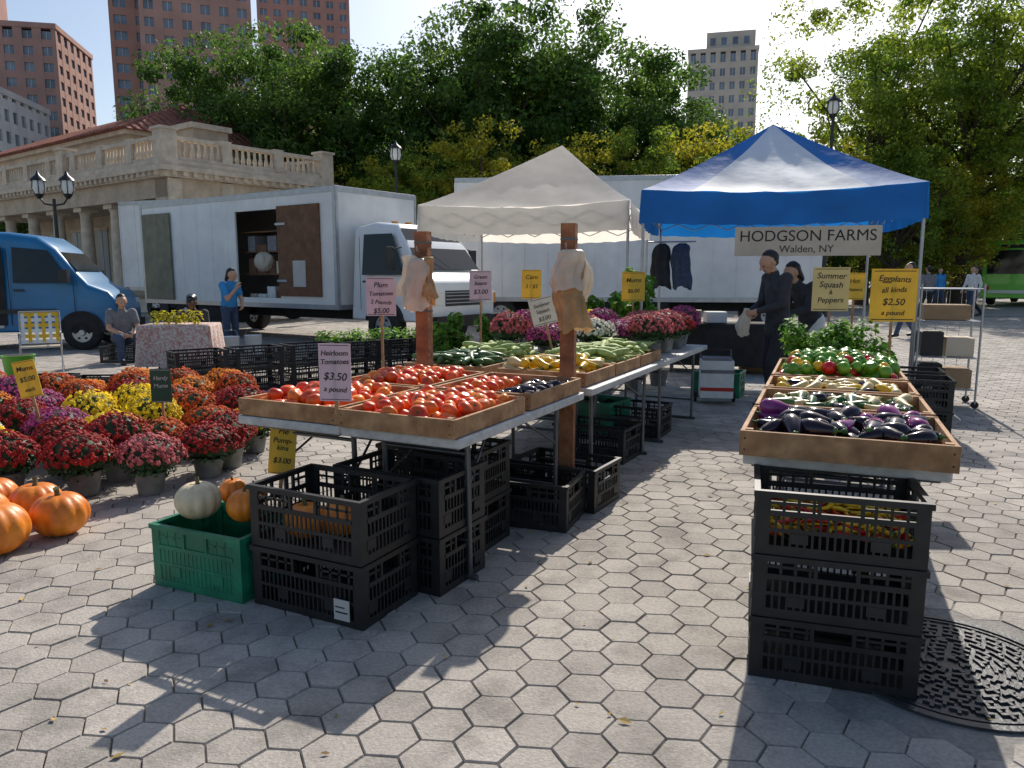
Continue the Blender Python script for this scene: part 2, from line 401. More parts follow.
# ---- left table group
FA=fr((-.226,3.193),26.5); A=26.5
table(FA(-.655,0),A,.655,1.5); table(FA(-1.32,0),A,.655,1.5)
table(FA(-.76,1.64),A,.76,1.66); table(FA(-.76,3.32),A,.76,1.68); table(FA(-1.54,1.64),A,.76,2.2); table(FA(-1.54,3.86),A,.76,1.4)
tom=[(T_tomato,(m_tom,m_calyx),.043,1),(T_tomato,(m_tomo,m_calyx),.040,.5)]
for i,(x,y) in enumerate([(-.645,-.03),(-1.31,.0),(-1.31,.76)]):
    tray(FA(x,y),A,.63,.72,h=.085); pile('tomatoes',FA,x+.02,x+.61,y+.02,y+.70,.757,tom,.078,mound=.02,layers=2,flat=False,seed=i,edge=.03,jit=.32)
tray(FA(-.645,.76),A,.63,.72,h=.085)
pile('tomatoes',FA,-.62,-.33,.80,1.44,.757,tom,.080,mound=.02,layers=1,flat=False,seed=9)
pile('eggplants',FA,-.31,-.03,.80,1.44,.757,[(T_egg,(m_eggp,m_calyx),.06,1)],.09,mound=.01,layers=1,seed=19,edge=.06)
corn=[(T_corn,(m_corn,m_corn),.10,1)]
sq=[(T_squash,(m_yel,m_calyx),.08,1),(T_squash,(m_cream,m_calyx),.08,.6)]
zu=[(T_eggl,(m_zuc,m_calyx),.078,1)]
lay=[(-.70,1.68,sq),(-.70,2.28,corn),(-.70,2.88,corn),(-1.45,1.68,zu),(-1.45,2.28,corn)]
for i,(x,y,k) in enumerate(lay):
    tray(FA(x,y),A,.64,.57,h=.085); pile('vegetable_pile',FA,x+.02,x+.62,y+.02,y+.55,.757,k,.09,mound=.03,layers=2,seed=20+i,edge=.07)
# ---- wooden posts with hanging bags
def crumple(seed,r):
    rng=np.random.RandomState(seed); ph=rng.rand(6)*6
    def fn(V):
        a=np.arctan2(V[:,1],V[:,0]); k=1+.12*np.sin(a*5+ph[0]+V[:,2]*9)+.07*np.sin(a*9+ph[1]-V[:,2]*14)
        V=V.copy(); V[:,:2]*=k[:,None]; V[:,2]+=.01*np.sin(a*7+ph[3]); return V
    return fn
def bagroll(b,c,w,d,h,mat,seed,prof=None):
    rng=np.random.RandomState(seed); ph=rng.rand(8)*6.28; n=44; R=16; V=[];F=[]
    prof=prof or [(0,.35),(.12,.55),(.3,.85),(.55,1.0),(.8,.92),(1,.8)]
    for i in range(R+1):
        t=i/R; r=np.interp(t,[p[0] for p in prof],[p[1] for p in prof])
        for k in range(n):
            a=2*math.pi*k/n
            f=1+(.08+.10*t)*math.sin(a*6+ph[0]+t*1.5)+(.04+.05*t)*math.sin(a*11+ph[1]-t*3)+.05*math.sin(a*3+ph[2]+t*7)+.05*math.sin(t*17+a*2+ph[3])
            hem=(.045*math.sin(a*2+ph[4])+.02*math.sin(a*5+ph[5]))*t*t
            V.append((c[0]+w*r*f*math.cos(a)+.02*math.sin(t*5+ph[6]),c[1]+d*r*f*math.sin(a),c[2]-h*(t+hem)))
    for i in range(R):
        for k in range(n): F.append((i*n+k,(i+1)*n+k,(i+1)*n+(k+1)%n,i*n+(k+1)%n))
    F.append(tuple(range(n))); b.add(V,F,mat,True)
def post(p,h,bags):
    b=MB(); b.part('timber'); b.b2(-.045,.045,-.045,.045,0,h,m_post); b.b2(-.07,.07,-.07,.07,0,.03,m_tleg)
    for z in (.78,1.2,1.66): b.b2(-.047,.047,-.047,.047,z,z+.012,m_tleg)
    b.part('hook'); b.tube([(0,-.045,1.60),(0,-.11,1.61),(0,-.12,1.64)],.006,m_steel,6)
    b.part('hanging_bags')
    for i,(dx,dy,z,w,d,hh,m,pf) in enumerate(bags): bagroll(b,(dx,dy,z),w,d,hh,m,int(p[0]*100)%90+i*7,pf)
    b.finish('wooden_post',(p[0],p[1],0),-rad(14),bevel=0)
P1=FA(-.14,1.57); P2=FA(-1.22,1.60)
apr=[(0,.6),(.06,.85),(.3,.95),(.6,.98),(1,1.0)]
post(P1,1.76,[(.035,-.09,1.56,.085,.045,.44,m_bag,apr),(.02,-.12,1.60,.085,.045,.24,m_bagw,apr),(.09,-.06,1.58,.05,.04,.30,m_bagw,None)])
post(P2,1.74,[(-.07,-.08,1.58,.065,.045,.26,m_bagw,apr),(-.01,-.11,1.56,.075,.045,.34,m_bagw,apr),(.05,-.08,1.57,.055,.045,.27,m_bag,apr)])
# ---- crates left
F1=fr((-1.148,3.175),26.5)
for k in range(2): crate(cr_b,F1(0,0),A,k*HB)
F2=fr(F1(.11,.44)[:2],28.5)
for k in range(2): crate(cr_b,F2(0,0),A+2,k*HB)
label(F1,.46,-.010,.03,.08,.09,A)
for k in range(2): crate(cr_b,F1(.02,.90),A,k*HB)
crate(cr_b,F1(.30,1.40),A-6,0); crate(cr_b,F1(.32,1.9),A+4,0); crate(cr_b,F1(-.3,1.5),A,0)
crate(cr_b,FA(-.72,2.7),A+3); crate(cr_b,FA(-.72,3.7),A)
crate(cr_g,fr((-1.69,3.38),24)(0,0),24); crate(cr_g,(.45,7.0),A+10,0,'green_tub'); crate(cr_g,(2.2,9.0),A,0,'green_tub')
# ---- right table
RA=22.5; FR=fr((.93,2.95),RA)
table(FR(0,0),RA,.74,1.5); table(FR(0,1.53),RA,.74,1.9)
F3=fr((.864,2.566),17.6)
for k in range(3): crate(cr_s,F3(0,0),17.6,k*.234)
pile('chili_peppers',F3,.02,.54,.02,.38,.49,[(T_chili,(m_yel,m_calyx),.05,1.3),(T_chili,(m_rpep,m_calyx),.05,.8)],.040,mound=.06,layers=3,seed=5,edge=.045)
eg=[(T_egg,(m_eggp,m_calyx),.072,1.3),(T_egg,(m_eggv,m_calyx),.074,.35),(T_egg,(m_cream,m_calyx),.052,.12)]
e2=[(T_squash,(m_zuc,m_calyx),.062,1),(T_squash,(m_cream,m_calyx),.060,.8),(T_egg,(m_eggp,m_calyx),.055,.3)]
e3=[(T_squash,(m_cream,m_calyx),.060,1),(T_squash,(m_yel,m_calyx),.060,.7),(T_egg,(m_eggp,m_calyx),.055,.3)]
pp=[(T_pepper,(m_gpep,m_calyx),.043,1.3),(T_pepper,(m_rpep,m_calyx),.040,.4),(T_pepper,(m_yel,m_calyx),.040,.1)]
for i,(y,l,k,sp,mo) in enumerate([(-.06,.62,eg,.090,.0),(.62,.54,e2,.084,.0),(1.22,.5,e3,.084,.0),(1.80,.95,pp,.073,.07)]):
    tray(FR(-.01,y),RA,.76,l,h=.10); pile('produce_pile',FR,.01,.73,y+.02,y+l-.02,.757,k,sp,mound=mo,layers=2 if i<3 else 3,flat=i<3,seed=40+i,edge=.085 if i<3 else .04)
# ---- bushy plants
def leafblob(b,c,r,n,leaf,mat,rng,up=.4):
    d=rng.normal(size=(n,3)); d/=np.linalg.norm(d,axis=1)[:,None]
    P=np.array(c)+d*np.array(r)*(rng.rand(n,1)**.35)
    nn=d+rng.normal(size=(n,3))*.6+np.array([0,0,up]); nn/=np.linalg.norm(nn,axis=1)[:,None]
    t=rng.normal(size=(n,3)); t-=nn*(t*nn).sum(1)[:,None]; t/=np.linalg.norm(t,axis=1)[:,None]; bt=np.cross(nn,t)
    L=leaf*(.6+.8*rng.rand(n,1))
    V=np.stack([P-t*L*.5,P+bt*L*.28+nn*L*.06,P+t*L*.5,P-bt*L*.28+nn*L*.06],1).reshape(-1,3)
    F=[(4*i,4*i+1,4*i+2,4*i+3) for i in range(n)]
    b.add(V,F,mat)
rng=np.random.RandomState(2)
b=MB()
for i in range(22):
    x,y=rng.uniform(.05,.70),rng.uniform(2.85,3.35)
    leafblob(b,FR(x,y,.82+rng.uniform(0,.20)),(.10,.10,.13),130,.05,m_herb,rng,1)
b.finish('herb_bunches')
def tallplant(x,y,h,seed,mat=m_herb,z=0,leaf=.10):
    r_=np.random.RandomState(seed); b=MB(); b.tube([(0,0,z),(0,0,z+.2),(0,0,z+.21)],[.1,.13,.14],m_pot,14)
    for k in range(9):
        a=r_.uniform(0,6.28); q=r_.uniform(.05,.28); tx,ty=q*math.cos(a),q*math.sin(a); zz=z+.2+h*r_.uniform(.5,1)
        b.tube([(0,0,z+.2),(tx*.5,ty*.5,(z+.2+zz)/2),(tx,ty,zz)],[.012,.009,.004],m_stem,5)
        for u in (.35,.6,.8,1): leafblob(b,(tx*u,ty*u,z+.2+(zz-z-.2)*u),(.10,.10,.10),34,leaf,mat,r_,.6)
    b.finish('potted_plant',(x,y,0),0)
for i,(x,y,h) in enumerate([(1.15,9.2,1.15),(1.55,9.5,1.3),(.8,9.6,.9),(1.95,9.9,1.0),(.45,9.9,.8),(-.2,10.2,.75),(-.9,10.5,.7)]): tallplant(x,y,h,i)
# ---- mums
def mum_mesh(fm,seed,fl=.021,nf=430):
    rng=np.random.RandomState(seed); b=MB()
    b.tube([(0,0,0),(0,0,.15),(0,0,.155)],[.075,.105,.115],m_pot,18)
    b.ell((0,0,.27),(.17,.17,.12),m_mumleaf,18,10)
    leafblob(b,(0,0,.23),(.20,.20,.13),420,.045,m_mumleaf,rng)
    for i in range(nf):
        z=(i+.5)/nf*1.12-.12; a=i*2.39996+rng.uniform(-.3,.3); r=math.sqrt(max(0,1-z*z))
        if rng.rand()<.08: continue
        n=Vector((r*math.cos(a),r*math.sin(a),z)); k=.205*(1+.07*math.sin(a*3+seed)+rng.uniform(-.10,.08))
        p=Vector((n.x*k,n.y*k,.25+n.z*k*.74))
        n=(n+Vector(rng.normal(size=3))*.3).normalized(); t=n.orthogonal().normalized(); u=n.cross(t); s=fl*rng.uniform(.65,1.15)
        V=[p+n*s*.45]
        for q in range(10):
            w=s*(1 if q%2==0 else .62); V.append(p+(t*math.cos(q*math.pi/5)+u*math.sin(q*math.pi/5))*w)
        b.add(V,[(0,1+q,1+(q+1)%10) for q in range(10)],fm)
    return b.meshes('chrysanthemum')[0][1]
MM={k:mum_mesh(v,i) for i,(k,v) in enumerate(MUM.items())}
def mum(x,y,k,s=1,z=0): obj('potted_chrysanthemum',MM[k],(x,y,z),random.uniform(0,6),(s*random.uniform(.9,1.1),s*random.uniform(.9,1.1),s*random.uniform(.85,1.15)),rot=(random.uniform(-.06,.06),random.uniform(-.06,.06),random.uniform(0,6)))
rg=random.Random(11)
rows=[ (4.85,[(-3.35,'red'),(-2.90,'red'),(-2.42,'pink')]),
 (5.25,[(-3.75,'yellow'),(-3.25,'red'),(-2.75,'red'),(-2.15,'red'),]),
 (5.65,[(-4.15,'white'),(-3.6,'purple'),(-3.1,'yellow'),(-2.6,'rust'),(-2.15,'red')]),
 (6.10,[(-4.5,'purple'),(-4.0,'red'),(-3.5,'yellow'),(-3.0,'yellow'),(-2.5,'rust'),(-2.12,'yellow')]),
 (6.6,[(-4.8,'orange'),(-4.3,'purple'),(-3.8,'red'),(-3.3,'yellow'),(-2.85,'rust'),(-2.45,'red')]),
 (7.1,[(-5.2,'red'),(-4.7,'purple'),(-4.2,'rust'),(-3.7,'red'),(-3.2,'rust'),(-2.7,'red')]),
 (7.6,[(-5.3,'rust'),(-4.8,'rust'),(-4.3,'orange'),(-3.8,'rust'),(-3.3,'orange'),(-2.85,'rust')]),
 (8.15,[(-4.1,'orange'),(-3.6,'rust'),(-3.1,'orange')])]
for y,l in rows:
    for x,k in l: mum(x+rg.uniform(-.07,.07),y+rg.uniform(-.08,.08),k,1.06)
for i,(x,y,k) in enumerate([(-.2,3.6,'pink'),(-.55,3.75,'purple'),(-.2,4.05,'pink'),(-.55,4.2,'pink'),(-.2,4.5,'red'),(-.6,4.65,'pink'),(-.25,4.85,'purple'),(-.65,3.45,'white'),
      (-1.3,3.05,'pink'),(-.95,3.1,'purple'),(-1.35,3.5,'purple'),(-.95,3.55,'pink'),(-1.3,3.95,'white'),(-.95,4.05,'pink'),(-1.3,4.4,'pink'),(-1.0,4.6,'purple'),(-1.3,4.9,'yellow')]):
    p=FA(x,y); mum(p[0],p[1],k,.85,.745)
# ---- pumpkins
def pumpkin(x,y,z,r,mat=m_pump,sq=.82,seed=0):
    b=MB(); V,F=sph(60,18); V=V.copy(); a=np.arctan2(V[:,1],V[:,0]); rr=np.hypot(V[:,0],V[:,1])
    V[:,:2]*=(1-.09*(1-np.abs(np.cos(a*5.5+seed)))**1.4)[:,None]
    V[:,2]*=sq; V[:,2]-=.14*np.exp(-(rr/.28)**2)*np.sign(V[:,2])
    b.add(V*r+np.array([0,0,r*sq*.93]),F,mat,True)
    t=r*sq*1.75; b.tube([(0,0,t*.95),(r*.03,0,t+r*.12),(r*.12,r*.05,t+r*.32)],[r*.14,r*.085,r*.10],m_stem,8)
    b.finish('pumpkin',(x,y,z),random.uniform(0,6))
for p in [(-2.55,4.08,0,.155),(-2.82,4.3,0,.15),(-2.72,3.78,0,.175),(-3.0,4.05,0,.17),(-3.15,4.4,0,.15),(-1.26,3.42,.30,.085,m_pump,.95),(-1.42,3.70,.30,.07,m_pump,.95),(-1.3,3.66,.30,.06,m_pump,1.),(-3.3,3.95,0,.16)]:
    pumpkin(*p)
pumpkin(-1.50,3.47,.30,.108,m_pumpw,.85)
for q in ((.18,.15),(.3,.25)): 
    p=F1(*q); pumpkin(p[0],p[1],.29,.10)
# ------------------------------------------------------------ signs
def text(parent,s,size,x,z,mat,y=-.006,shear=0,bold=0):
    c=bpy.data.curves.new('lettering','FONT'); c.body=s; c.size=size; c.align_x='CENTER'; c.align_y='CENTER'; c.extrude=.0008; c.shear=shear; c.offset=bold
    c.materials.append(mat); o=bpy.data.objects.new('lettering',c); S.collection.objects.link(o); o.parent=parent; o.location=(x,y,z); o.rotation_euler=(rad(90),rad(random.uniform(-3,3)) if shear else 0,0)
def sign(x,y,zc,w,h,mat,lines,a=0,stake=None,ink=m_ink,roll=0,name='price_sign',thick=.006,border=True,shear=.18):
    b=MB(); b.part('board'); b.b2(-w/2,w/2,-thick/2,thick/2,-h/2,h/2,mat)
    if border:
        t=w*.018; q=w*.05
        for s_ in (-1,1):
            b.b2(-w/2+q,w/2-q,-thick/2-.0015,-thick/2,s_*(h/2-q)-t/2,s_*(h/2-q)+t/2,ink)
    if stake is not None: b.part('stake'); b.b2(-.009,.009,thick/2,thick/2+.012,stake-zc,h*.35,m_wood)
    if len(b.P)<3: b.part('clip'); b.b2(-.015,.015,-thick/2-.006,thick/2+.008,h/2-.02,h/2+.012,m_steel)
    e=b.finish(name,(x,y,zc),-rad(a)); e.rotation_euler[1]=rad(roll)
    for s,sz,z in lines: text(e,s,sz,0,z,ink,y=-thick/2-.002,bold=sz*.008 if shear else 0,shear=shear)
    return e
p=FA(-.66,-.02); sign(p[0],p[1],1.0,.155,.27,m_signp,[('Heirloom',.034,.09),('Tomatoes',.034,.05),('$3.50',.05,-.02),('a pound',.034,-.08)],8,.75)
sign(-.92,5.3,1.30,.21,.27,m_signp,[('Plum',.05,.08),('Tomatoes',.042,.02),('2 Pounds',.04,-.04),('$5.00',.05,-.10)],4,.75)
sign(-.30,7.2,1.35,.21,.28,m_signp,[('Green',.05,.08),('Beans',.05,.02),('$3.00',.06,-.06)],4,.76)
sign(.17,6.6,1.37,.17,.25,m_signy,[('Corn',.05,.06),('3 / $2',.045,-.02)],4,.76)
sign(.25,6.1,1.16,.2,.22,m_signw,[('Summer',.04,.05),('Squash',.04,0),('$2.00',.045,-.06)],4,.75,roll=-14)
sign(1.38,8.6,1.32,.26,.33,m_signy,[('Mums',.07,.07),('$6.00',.06,-.05)],4,.75)
sign(-3.62,5.55,.68,.16,.28,m_signy,[('Mums',.05,.08),('$5.00',.05,0),('each',.04,-.08)],-6,0,roll=-10)
sign(-2.72,5.75,.60,.16,.26,m_signg,[('Hardy',.045,.06),('Mums',.045,0)],0,0,ink=m_signw)
sign(-1.22,3.90,.54,.14,.29,m_signy,[('Pie',.045,.09),('Pump-',.04,.04),('kins',.04,0),('$3.00',.042,-.07)],0,0,roll=6)
sign(2.93,6.95,1.32,.32,.40,m_signt,[('Summer',.075,.12),('Squash',.075,.04),('&',.05,-.03),('Peppers',.07,-.10)],10,.75,ink=m_ink)
sign(2.83,5.6,1.30,.33,.39,m_signy,[('Eggplants',.062,.12),('all kinds',.055,.04),('$2.50',.07,-.05),('a pound',.05,-.13)],6,.75)
sign(3.35,7.4,1.34,.2,.26,m_signy,[('Hot',.06,.05),('Peppers',.045,-.03)],6,.75)
# ------------------------------------------------------------ tents
def tent(name,c,a,half,ez,vz,pz,mats,po=(0,0)):
    b=MB(); cor=[(-half,-half),(half,-half),(half,half),(-half,half)]
    n=22
    for q in range(4):
        b.part('canopy'); A0,B0=cor[q],cor[(q+1)%4]
        V=[];F=[]
        for i in range(n+1):
            s=i/n
            for j in range(n+1):
                t=j/n; x=A0[0]+(B0[0]-A0[0])*t; y=A0[1]+(B0[1]-A0[1])*t
                X=x*(1-s)+po[0]*s; Y=y*(1-s)+po[1]*s
                wr=.012*math.sin(t*31+s*9+q)*math.sin(math.pi*t)+.010*math.sin(s*14+t*7+q*2)*math.sin(math.pi*t)
                z=ez+(pz-ez)*(s**1.12) - .07*math.sin(math.pi*t)*(1-s)-.05*math.sin(math.pi*s)*math.sin(math.pi*t)+wr*(1-s*.7)
                V.append((X,Y,z))
        for i in range(n):
            for j in range(n): F.append((i*(n+1)+j,i*(n+1)+j+1,(i+1)*(n+1)+j+1,(i+1)*(n+1)+j))
        if len(mats)>1 and q==0:  # painted sheen fills the middle of the front slope
            Fi=[f for k,f in enumerate(F) if 4<=k%n<18]; Fo=[f for k,f in enumerate(F) if not 4<=k%n<18]
            b.add(V,Fo,mats[0],True); b.add(V,Fi,mats[1],True)
        else: b.add(V,F,mats[0],True)
        b.part('valance'); V=[];m=36
        for j in range(m+1):
            t=j/m; x=A0[0]+(B0[0]-A0[0])*t; y=A0[1]+(B0[1]-A0[1])*t; sag=.07*math.sin(math.pi*t); w=.014*math.sin(j*1.7+q)+.01*math.sin(j*.6)
            nx,ny=(B0[1]-A0[1])/(2*half),-(B0[0]-A0[0])/(2*half)
            V.append((x+nx*.004,y+ny*.004,ez-sag)); V.append((x+nx*(.01+w*.4),y+ny*(.01+w*.4),(ez+vz)/2-sag*.85)); V.append((x+nx*(.01+w),y+ny*(.01+w),vz-sag*.7+.014*abs(math.sin(j*.9))))
        b.add(V,[(3*j+e,3*j+1+e,3*j+4+e,3*j+3+e) for j in range(m) for e in (0,1)],mats[0],True)
    b.part('frame')
    for x,y in cor:
        x*=.985;y*=.985
        b.tube([(x,y,0),(x,y,ez-.02)],.019,m_steel,8); b.b2(x-.05,x+.05,y-.05,y+.05,0,.012,m_steel)
        b.tube([(x,y,ez-.09),(x*.5+po[0]*.5,y*.5+po[1]*.5,(ez+pz)/2-.13),(po[0],po[1],pz-.1)],.012,m_steel,6)
    for q in range(4):
        A0,B0=cor[q],cor[(q+1)%4]; K=6
        for k in range(K):
            t0,t1=k/K,(k+1)/K; P=lambda t,z:((A0[0]+(B0[0]-A0[0])*t)*.98,(A0[1]+(B0[1]-A0[1])*t)*.98,z)
            b.tube([P(t0,ez-.12 if k%2 else ez-.32),P(t1,ez-.32 if k%2 else ez-.12)],.009,m_steel,5)
            b.tube([P(t0,ez-.32 if k%2 else ez-.12),P(t1,ez-.12 if k%2 else ez-.32)],.009,m_steel,5)
    return b.finish(name,(c[0],c[1],0),-rad(a))
tent('white_canopy_tent',(.5,12.0),15,1.5,2.44,2.04,3.42,[m_cyan],(.28,0))
tent('blue_canopy_tent',(3.45,10.3),15,1.55,2.46,2.06,3.42,[m_cblue,m_csheen])
FT=fr((3.45,10.3),15); p=FT(.32,-1.63)
e=sign(p[0],p[1],1.83,1.56,.33,m_signc,[('HODGSON FARMS',.175,.055),('Walden, NY',.115,-.09)],15,name='farm_banner_sign',border=False,shear=0)
# ------------------------------------------------------------ box truck
def wheel(b,x,y,r,w,hub=m_trim):
    R=[(0,r*.55),(0,r*.93),(w*.12,r),(w*.88,r),(w,r*.93),(w,r*.55)]
    n=28; V=[];F=[]
    for (yy,rr) in R:
        for k in range(n):
            t=2*math.pi*k/n; V.append((x+rr*math.cos(t),y+yy-w/2,r+rr*math.sin(t)))
    for i in range(len(R)-1):
        for k in range(n): F.append((i*n+k,i*n+(k+1)%n,(i+1)*n+(k+1)%n,(i+1)*n+k))
    b.add(V,F,m_rubber,True)
    for s_,yy in ((-1,-w*.38),(1,w*.38)):
        b.add([(x+r*.56*math.cos(2*math.pi*k/n),y+yy,r+r*.56*math.sin(2*math.pi*k/n)) for k in range(n)],[tuple(range(n)) if s_>0 else tuple(range(n))[::-1]],hub)
        b.tube([(x,y+yy,r),(x,y+yy+s_*.05,r)],[r*.2,r*.16],hub,12)
        for k in range(6):
            t=k*math.pi/3; b.tube([(x+r*.36*math.cos(t),y+yy,r+r*.36*math.sin(t)),(x+r*.36*math.cos(t),y+yy+s_*.015,r+r*.36*math.sin(t))],r*.07,m_dark,6)
def xsec(x,hw,z0,z1,rt=.12,tum=.0,rb=.05):
    P=[]
    def arc(cy,cz,r,a0,a1,n=4):
        for k in range(n+1):
            t=rad(a0+(a1-a0)*k/n); P.append((x,cy+r*math.cos(t),cz+r*math.sin(t)))
    h2=hw-tum
    arc(h2-rt,z1-rt,rt,0,90); arc(-h2+rt,z1-rt,rt,90,180); arc(-hw+rb,z0+rb,rb,180,270); arc(hw-rb,z0+rb,rb,270,360)
    return P
def box_truck():
    L=7.2; W=2.4; z0,z1=.78,3.2; b=MB()
    b.part('cargo_box')
    xo0,xo1,zo0,zo1=3.9,5.4,.95,2.85
    b.b2(0,xo0,0,.05,z0,z1,m_whitep); b.b2(xo1,L,0,.05,z0,z1,m_whitep); b.b2(xo0,xo1,0,.05,zo1,z1,m_whitep); b.b2(xo0,xo1,0,.05,z0,zo0,m_whitep)
    b.b2(0,L,W-.05,W,z0,z1,m_whitep); b.b2(0,.05,.05,W-.05,z0,z1,m_whitep); b.b2(L-.05,L,.05,W-.05,z0,z1,m_whitep)
    b.b2(.05,L-.05,.05,W-.05,z0,z0+.05,m_ply); b.b2(0,L,0,W,z1,z1+.03,m_trim)
    b.part('corner_trim')
    for z in (z0-.04,z1-.09): b.b2(-.01,L+.012,-.014,-.002,z,z+.10,m_trim); b.b2(L+.002,L+.014,0,W,z,z+.10,m_trim)
    for x in (-.01,L-.07): b.b2(x,x+.08,-.018,-.003,z0,z1,m_trim)
    for y in (0,W-.06): b.b2(L+.003,L+.018,y,y+.06,z0,z1,m_trim)
    k=.6
    while k<L-.2:
        if not (xo0-.05<k<xo1+1.3): 
            b.b2(k-.012,k+.012,-.004,-.001,z0+.08,z1-.1,m_whitep)
        k+=.6
    b.part('doors')
    b.b2(xo1+.02,xo1+1.35,-.05,-.01,1.0,2.9,m_ply); b.b2(xo1+.5,xo1+.9,-.056,-.05,1.2,1.75,m_signw)
    b.b2(.15,1.35,-.06,-.02,.85,2.95,m_olive)
    for zz in (1.3,2.5): b.b2(xo1-.02,xo1+.3,-.07,-.05,zz,zz+.05,m_trim)
    b.part('shelves')
    for z in (1.45,1.95,2.4): b.b2(xo0-.3,xo1+.3,.3,1.1,z,z+.03,m_ply)
    rg=random.Random(4)
    for z in (.85,1.48,1.98):
        x=xo0
        while x<xo1:
            w=rg.uniform(.2,.4); h=rg.uniform(.15,.36); m=rg.choice([m_white,m_card,m_ply,m_signc,m_grey])
            b.b2(x,x+w,.32,.8,z,z+h,m); x+=w+.04
    b.ell((xo0+.6,.28,1.75),(.3,.16,.22),m_bagw,24,14,fn=crumple(4,.2))
    b.part('chassis'); b.b2(0,L+1.6,.75,.95,.5,.75,m_dark); b.b2(0,L+1.6,W-.95,W-.75,.5,.75,m_dark)
    b.b2(2.2,3.6,.05,.5,.35,.74,m_dark); b.b2(-.1,0,.1,W-.1,.45,.6,m_dark)
    b.b2(.6,1.0,.0,.02,.3,.75,m_rubber)
    b.part('wheels')
    for y in (.22,W-.22): wheel(b,1.6,y,.43,.3); wheel(b,L+1.15,y,.43,.26)
    b.part('cab')
    xs=L+.22
    st=[(xs,1.02,.55,2.42,.10,.14),(xs+.55,1.05,.55,2.50,.14,.14),(xs+1.1,1.05,.55,2.44,.16,.15),(xs+1.45,1.05,.55,2.0,.12,.08),(xs+1.75,1.04,.55,1.52,.10,.02),(xs+2.02,1.02,.55,1.40,.10,.01),(xs+2.12,.97,.6,1.30,.08,.0)]
    rings=[[ (p[0],p[1]+W/2,p[2]) for p in xsec(x,hw,a,c,rt,tm)] for x,hw,a,c,rt,tm in st]
    b.loft(rings,m_whitecab,True)
    b.part('cab_glass')
    def quad(pts,m): b.add(pts,[(0,1,2,3)],m)
    cy=W/2
    quad([(xs+1.785,cy-.93,1.56),(xs+1.785,cy+.93,1.56),(xs+1.17,cy+.80,2.36),(xs+1.17,cy-.80,2.36)],m_glass)
    for s_ in (-1,1):
        q=[(xs+.35,cy+s_*1.07,1.45),(xs+1.50,cy+s_*1.07,1.45),(xs+1.12,cy+s_*.985,2.25),(xs+.35,cy+s_*.985,2.25)]
        quad(q if s_<0 else q[::-1],m_glass)
    b.part('cab_details')
    b.b2(xs+2.12,xs+2.135,cy-.6,cy+.6,.85,1.15,m_black)
    for z in (.9,.97,1.04,1.1): b.b2(xs+2.135,xs+2.145,cy-.6,cy+.6,z,z+.02,m_trim)
    for s_ in (-1,1):
        b.b2(xs+2.10,xs+2.15,cy+s_*.80-.13,cy+s_*.80+.13,.88,1.1,m_frost)
        b.b2(xs+2.09,xs+2.145,cy+s_*.97-.04,cy+s_*.97+.04,.88,1.1,m_amber)
        b.b2(xs+1.3,xs+1.36,cy+s_*1.28-.10,cy+s_*1.28+.10,1.55,1.98,m_black); b.tube([(xs+1.4,cy+s_*1.03,1.98),(xs+1.35,cy+s_*1.25,1.93)],.015,m_black,6)
        b.b2(xs+.28,xs+.29,cy+s_*1.052-.004,cy+s_*1.052+.004,.75,2.2,m_dark); b.b2(xs+1.55,xs+1.56,cy+s_*1.052-.004,cy+s_*1.052+.004,.9,1.45,m_dark)
        b.b2(xs+.36,xs+.52,cy+s_*1.06-.01,cy+s_*1.06+.01,1.30,1.34,m_black)
        b.tube([(xs+.93+.52*math.cos(t),cy+s_*1.045,.43+.52*math.sin(t)) for t in np.linspace(.25,math.pi-.25,12)],.035,m_black,6)
        b.add([(xs+.93+.5*math.cos(t),cy+s_*1.056,.43+.5*math.sin(t)) for t in np.linspace(.22,math.pi-.22,14)],[tuple(range(14)) ],m_dark)
    b.b2(xs+1.9,xs+2.28,cy-1.03,cy+1.03,.45,.66,m_dark)
    for y in (-.4,0,.4): b.b2(xs+.6,xs+.7,cy+y-.05,cy+y+.05,2.49,2.53,m_amber)
    b.tube([(xs+1.82,cy-.1,1.6),(xs+1.6,cy-.6,1.95)],.008,m_black,5)
    return b
N=(-3.55,15.4); ang=math.atan2(-.57,.82)
fx,fy=math.cos(ang),math.sin(ang)
o=box_truck().finish('box_truck',(N[0]-fx*7.2,N[1]-fy*7.2,0),ang,bevel=.01)
def trailer(name,p,ang,L,W=2.5,z0=1.0,z1=3.8):
    b=MB(); b.part('trailer_box'); b.b2(0,L,0,W,z0,z1,m_whitep)
    b.part('trim'); 
    for z in (z0-.05,z1-.1): b.b2(-.01,L+.01,-.02,-.002,z,z+.12,m_trim)
    x=0
    while x<=L: b.b2(x-.02,x+.02,-.012,-.001,z0+.07,z1-.1,m_whitep); x+=.61
    for x in (.1,L-.2): b.b2(x,x+.1,-.028,-.021,z0,z0+.06,m_red)
    b.part('chassis'); b.b2(.3,L-.3,.6,1.9,z0-.3,z0-.06,m_dark); b.b2(L*.3,L*.6,.02,.05,.35,z0-.06,m_dark)
    b.part('wheels'); 
    for x in (1.2,2.4,L-1.2):
        for y in (.2,W-.2): wheel(b,x,y,.42,.3)
    return b.finish(name,(p[0],p[1],0),ang,bevel=.012)
trailer('semi_trailer',(-1.5,20.3),math.atan2(-.12,1),9.4,z0=.8,z1=3.95)
trailer('white_box_truck',(-12.6,24.6),math.atan2(-.35,1),6.0,z1=3.75)
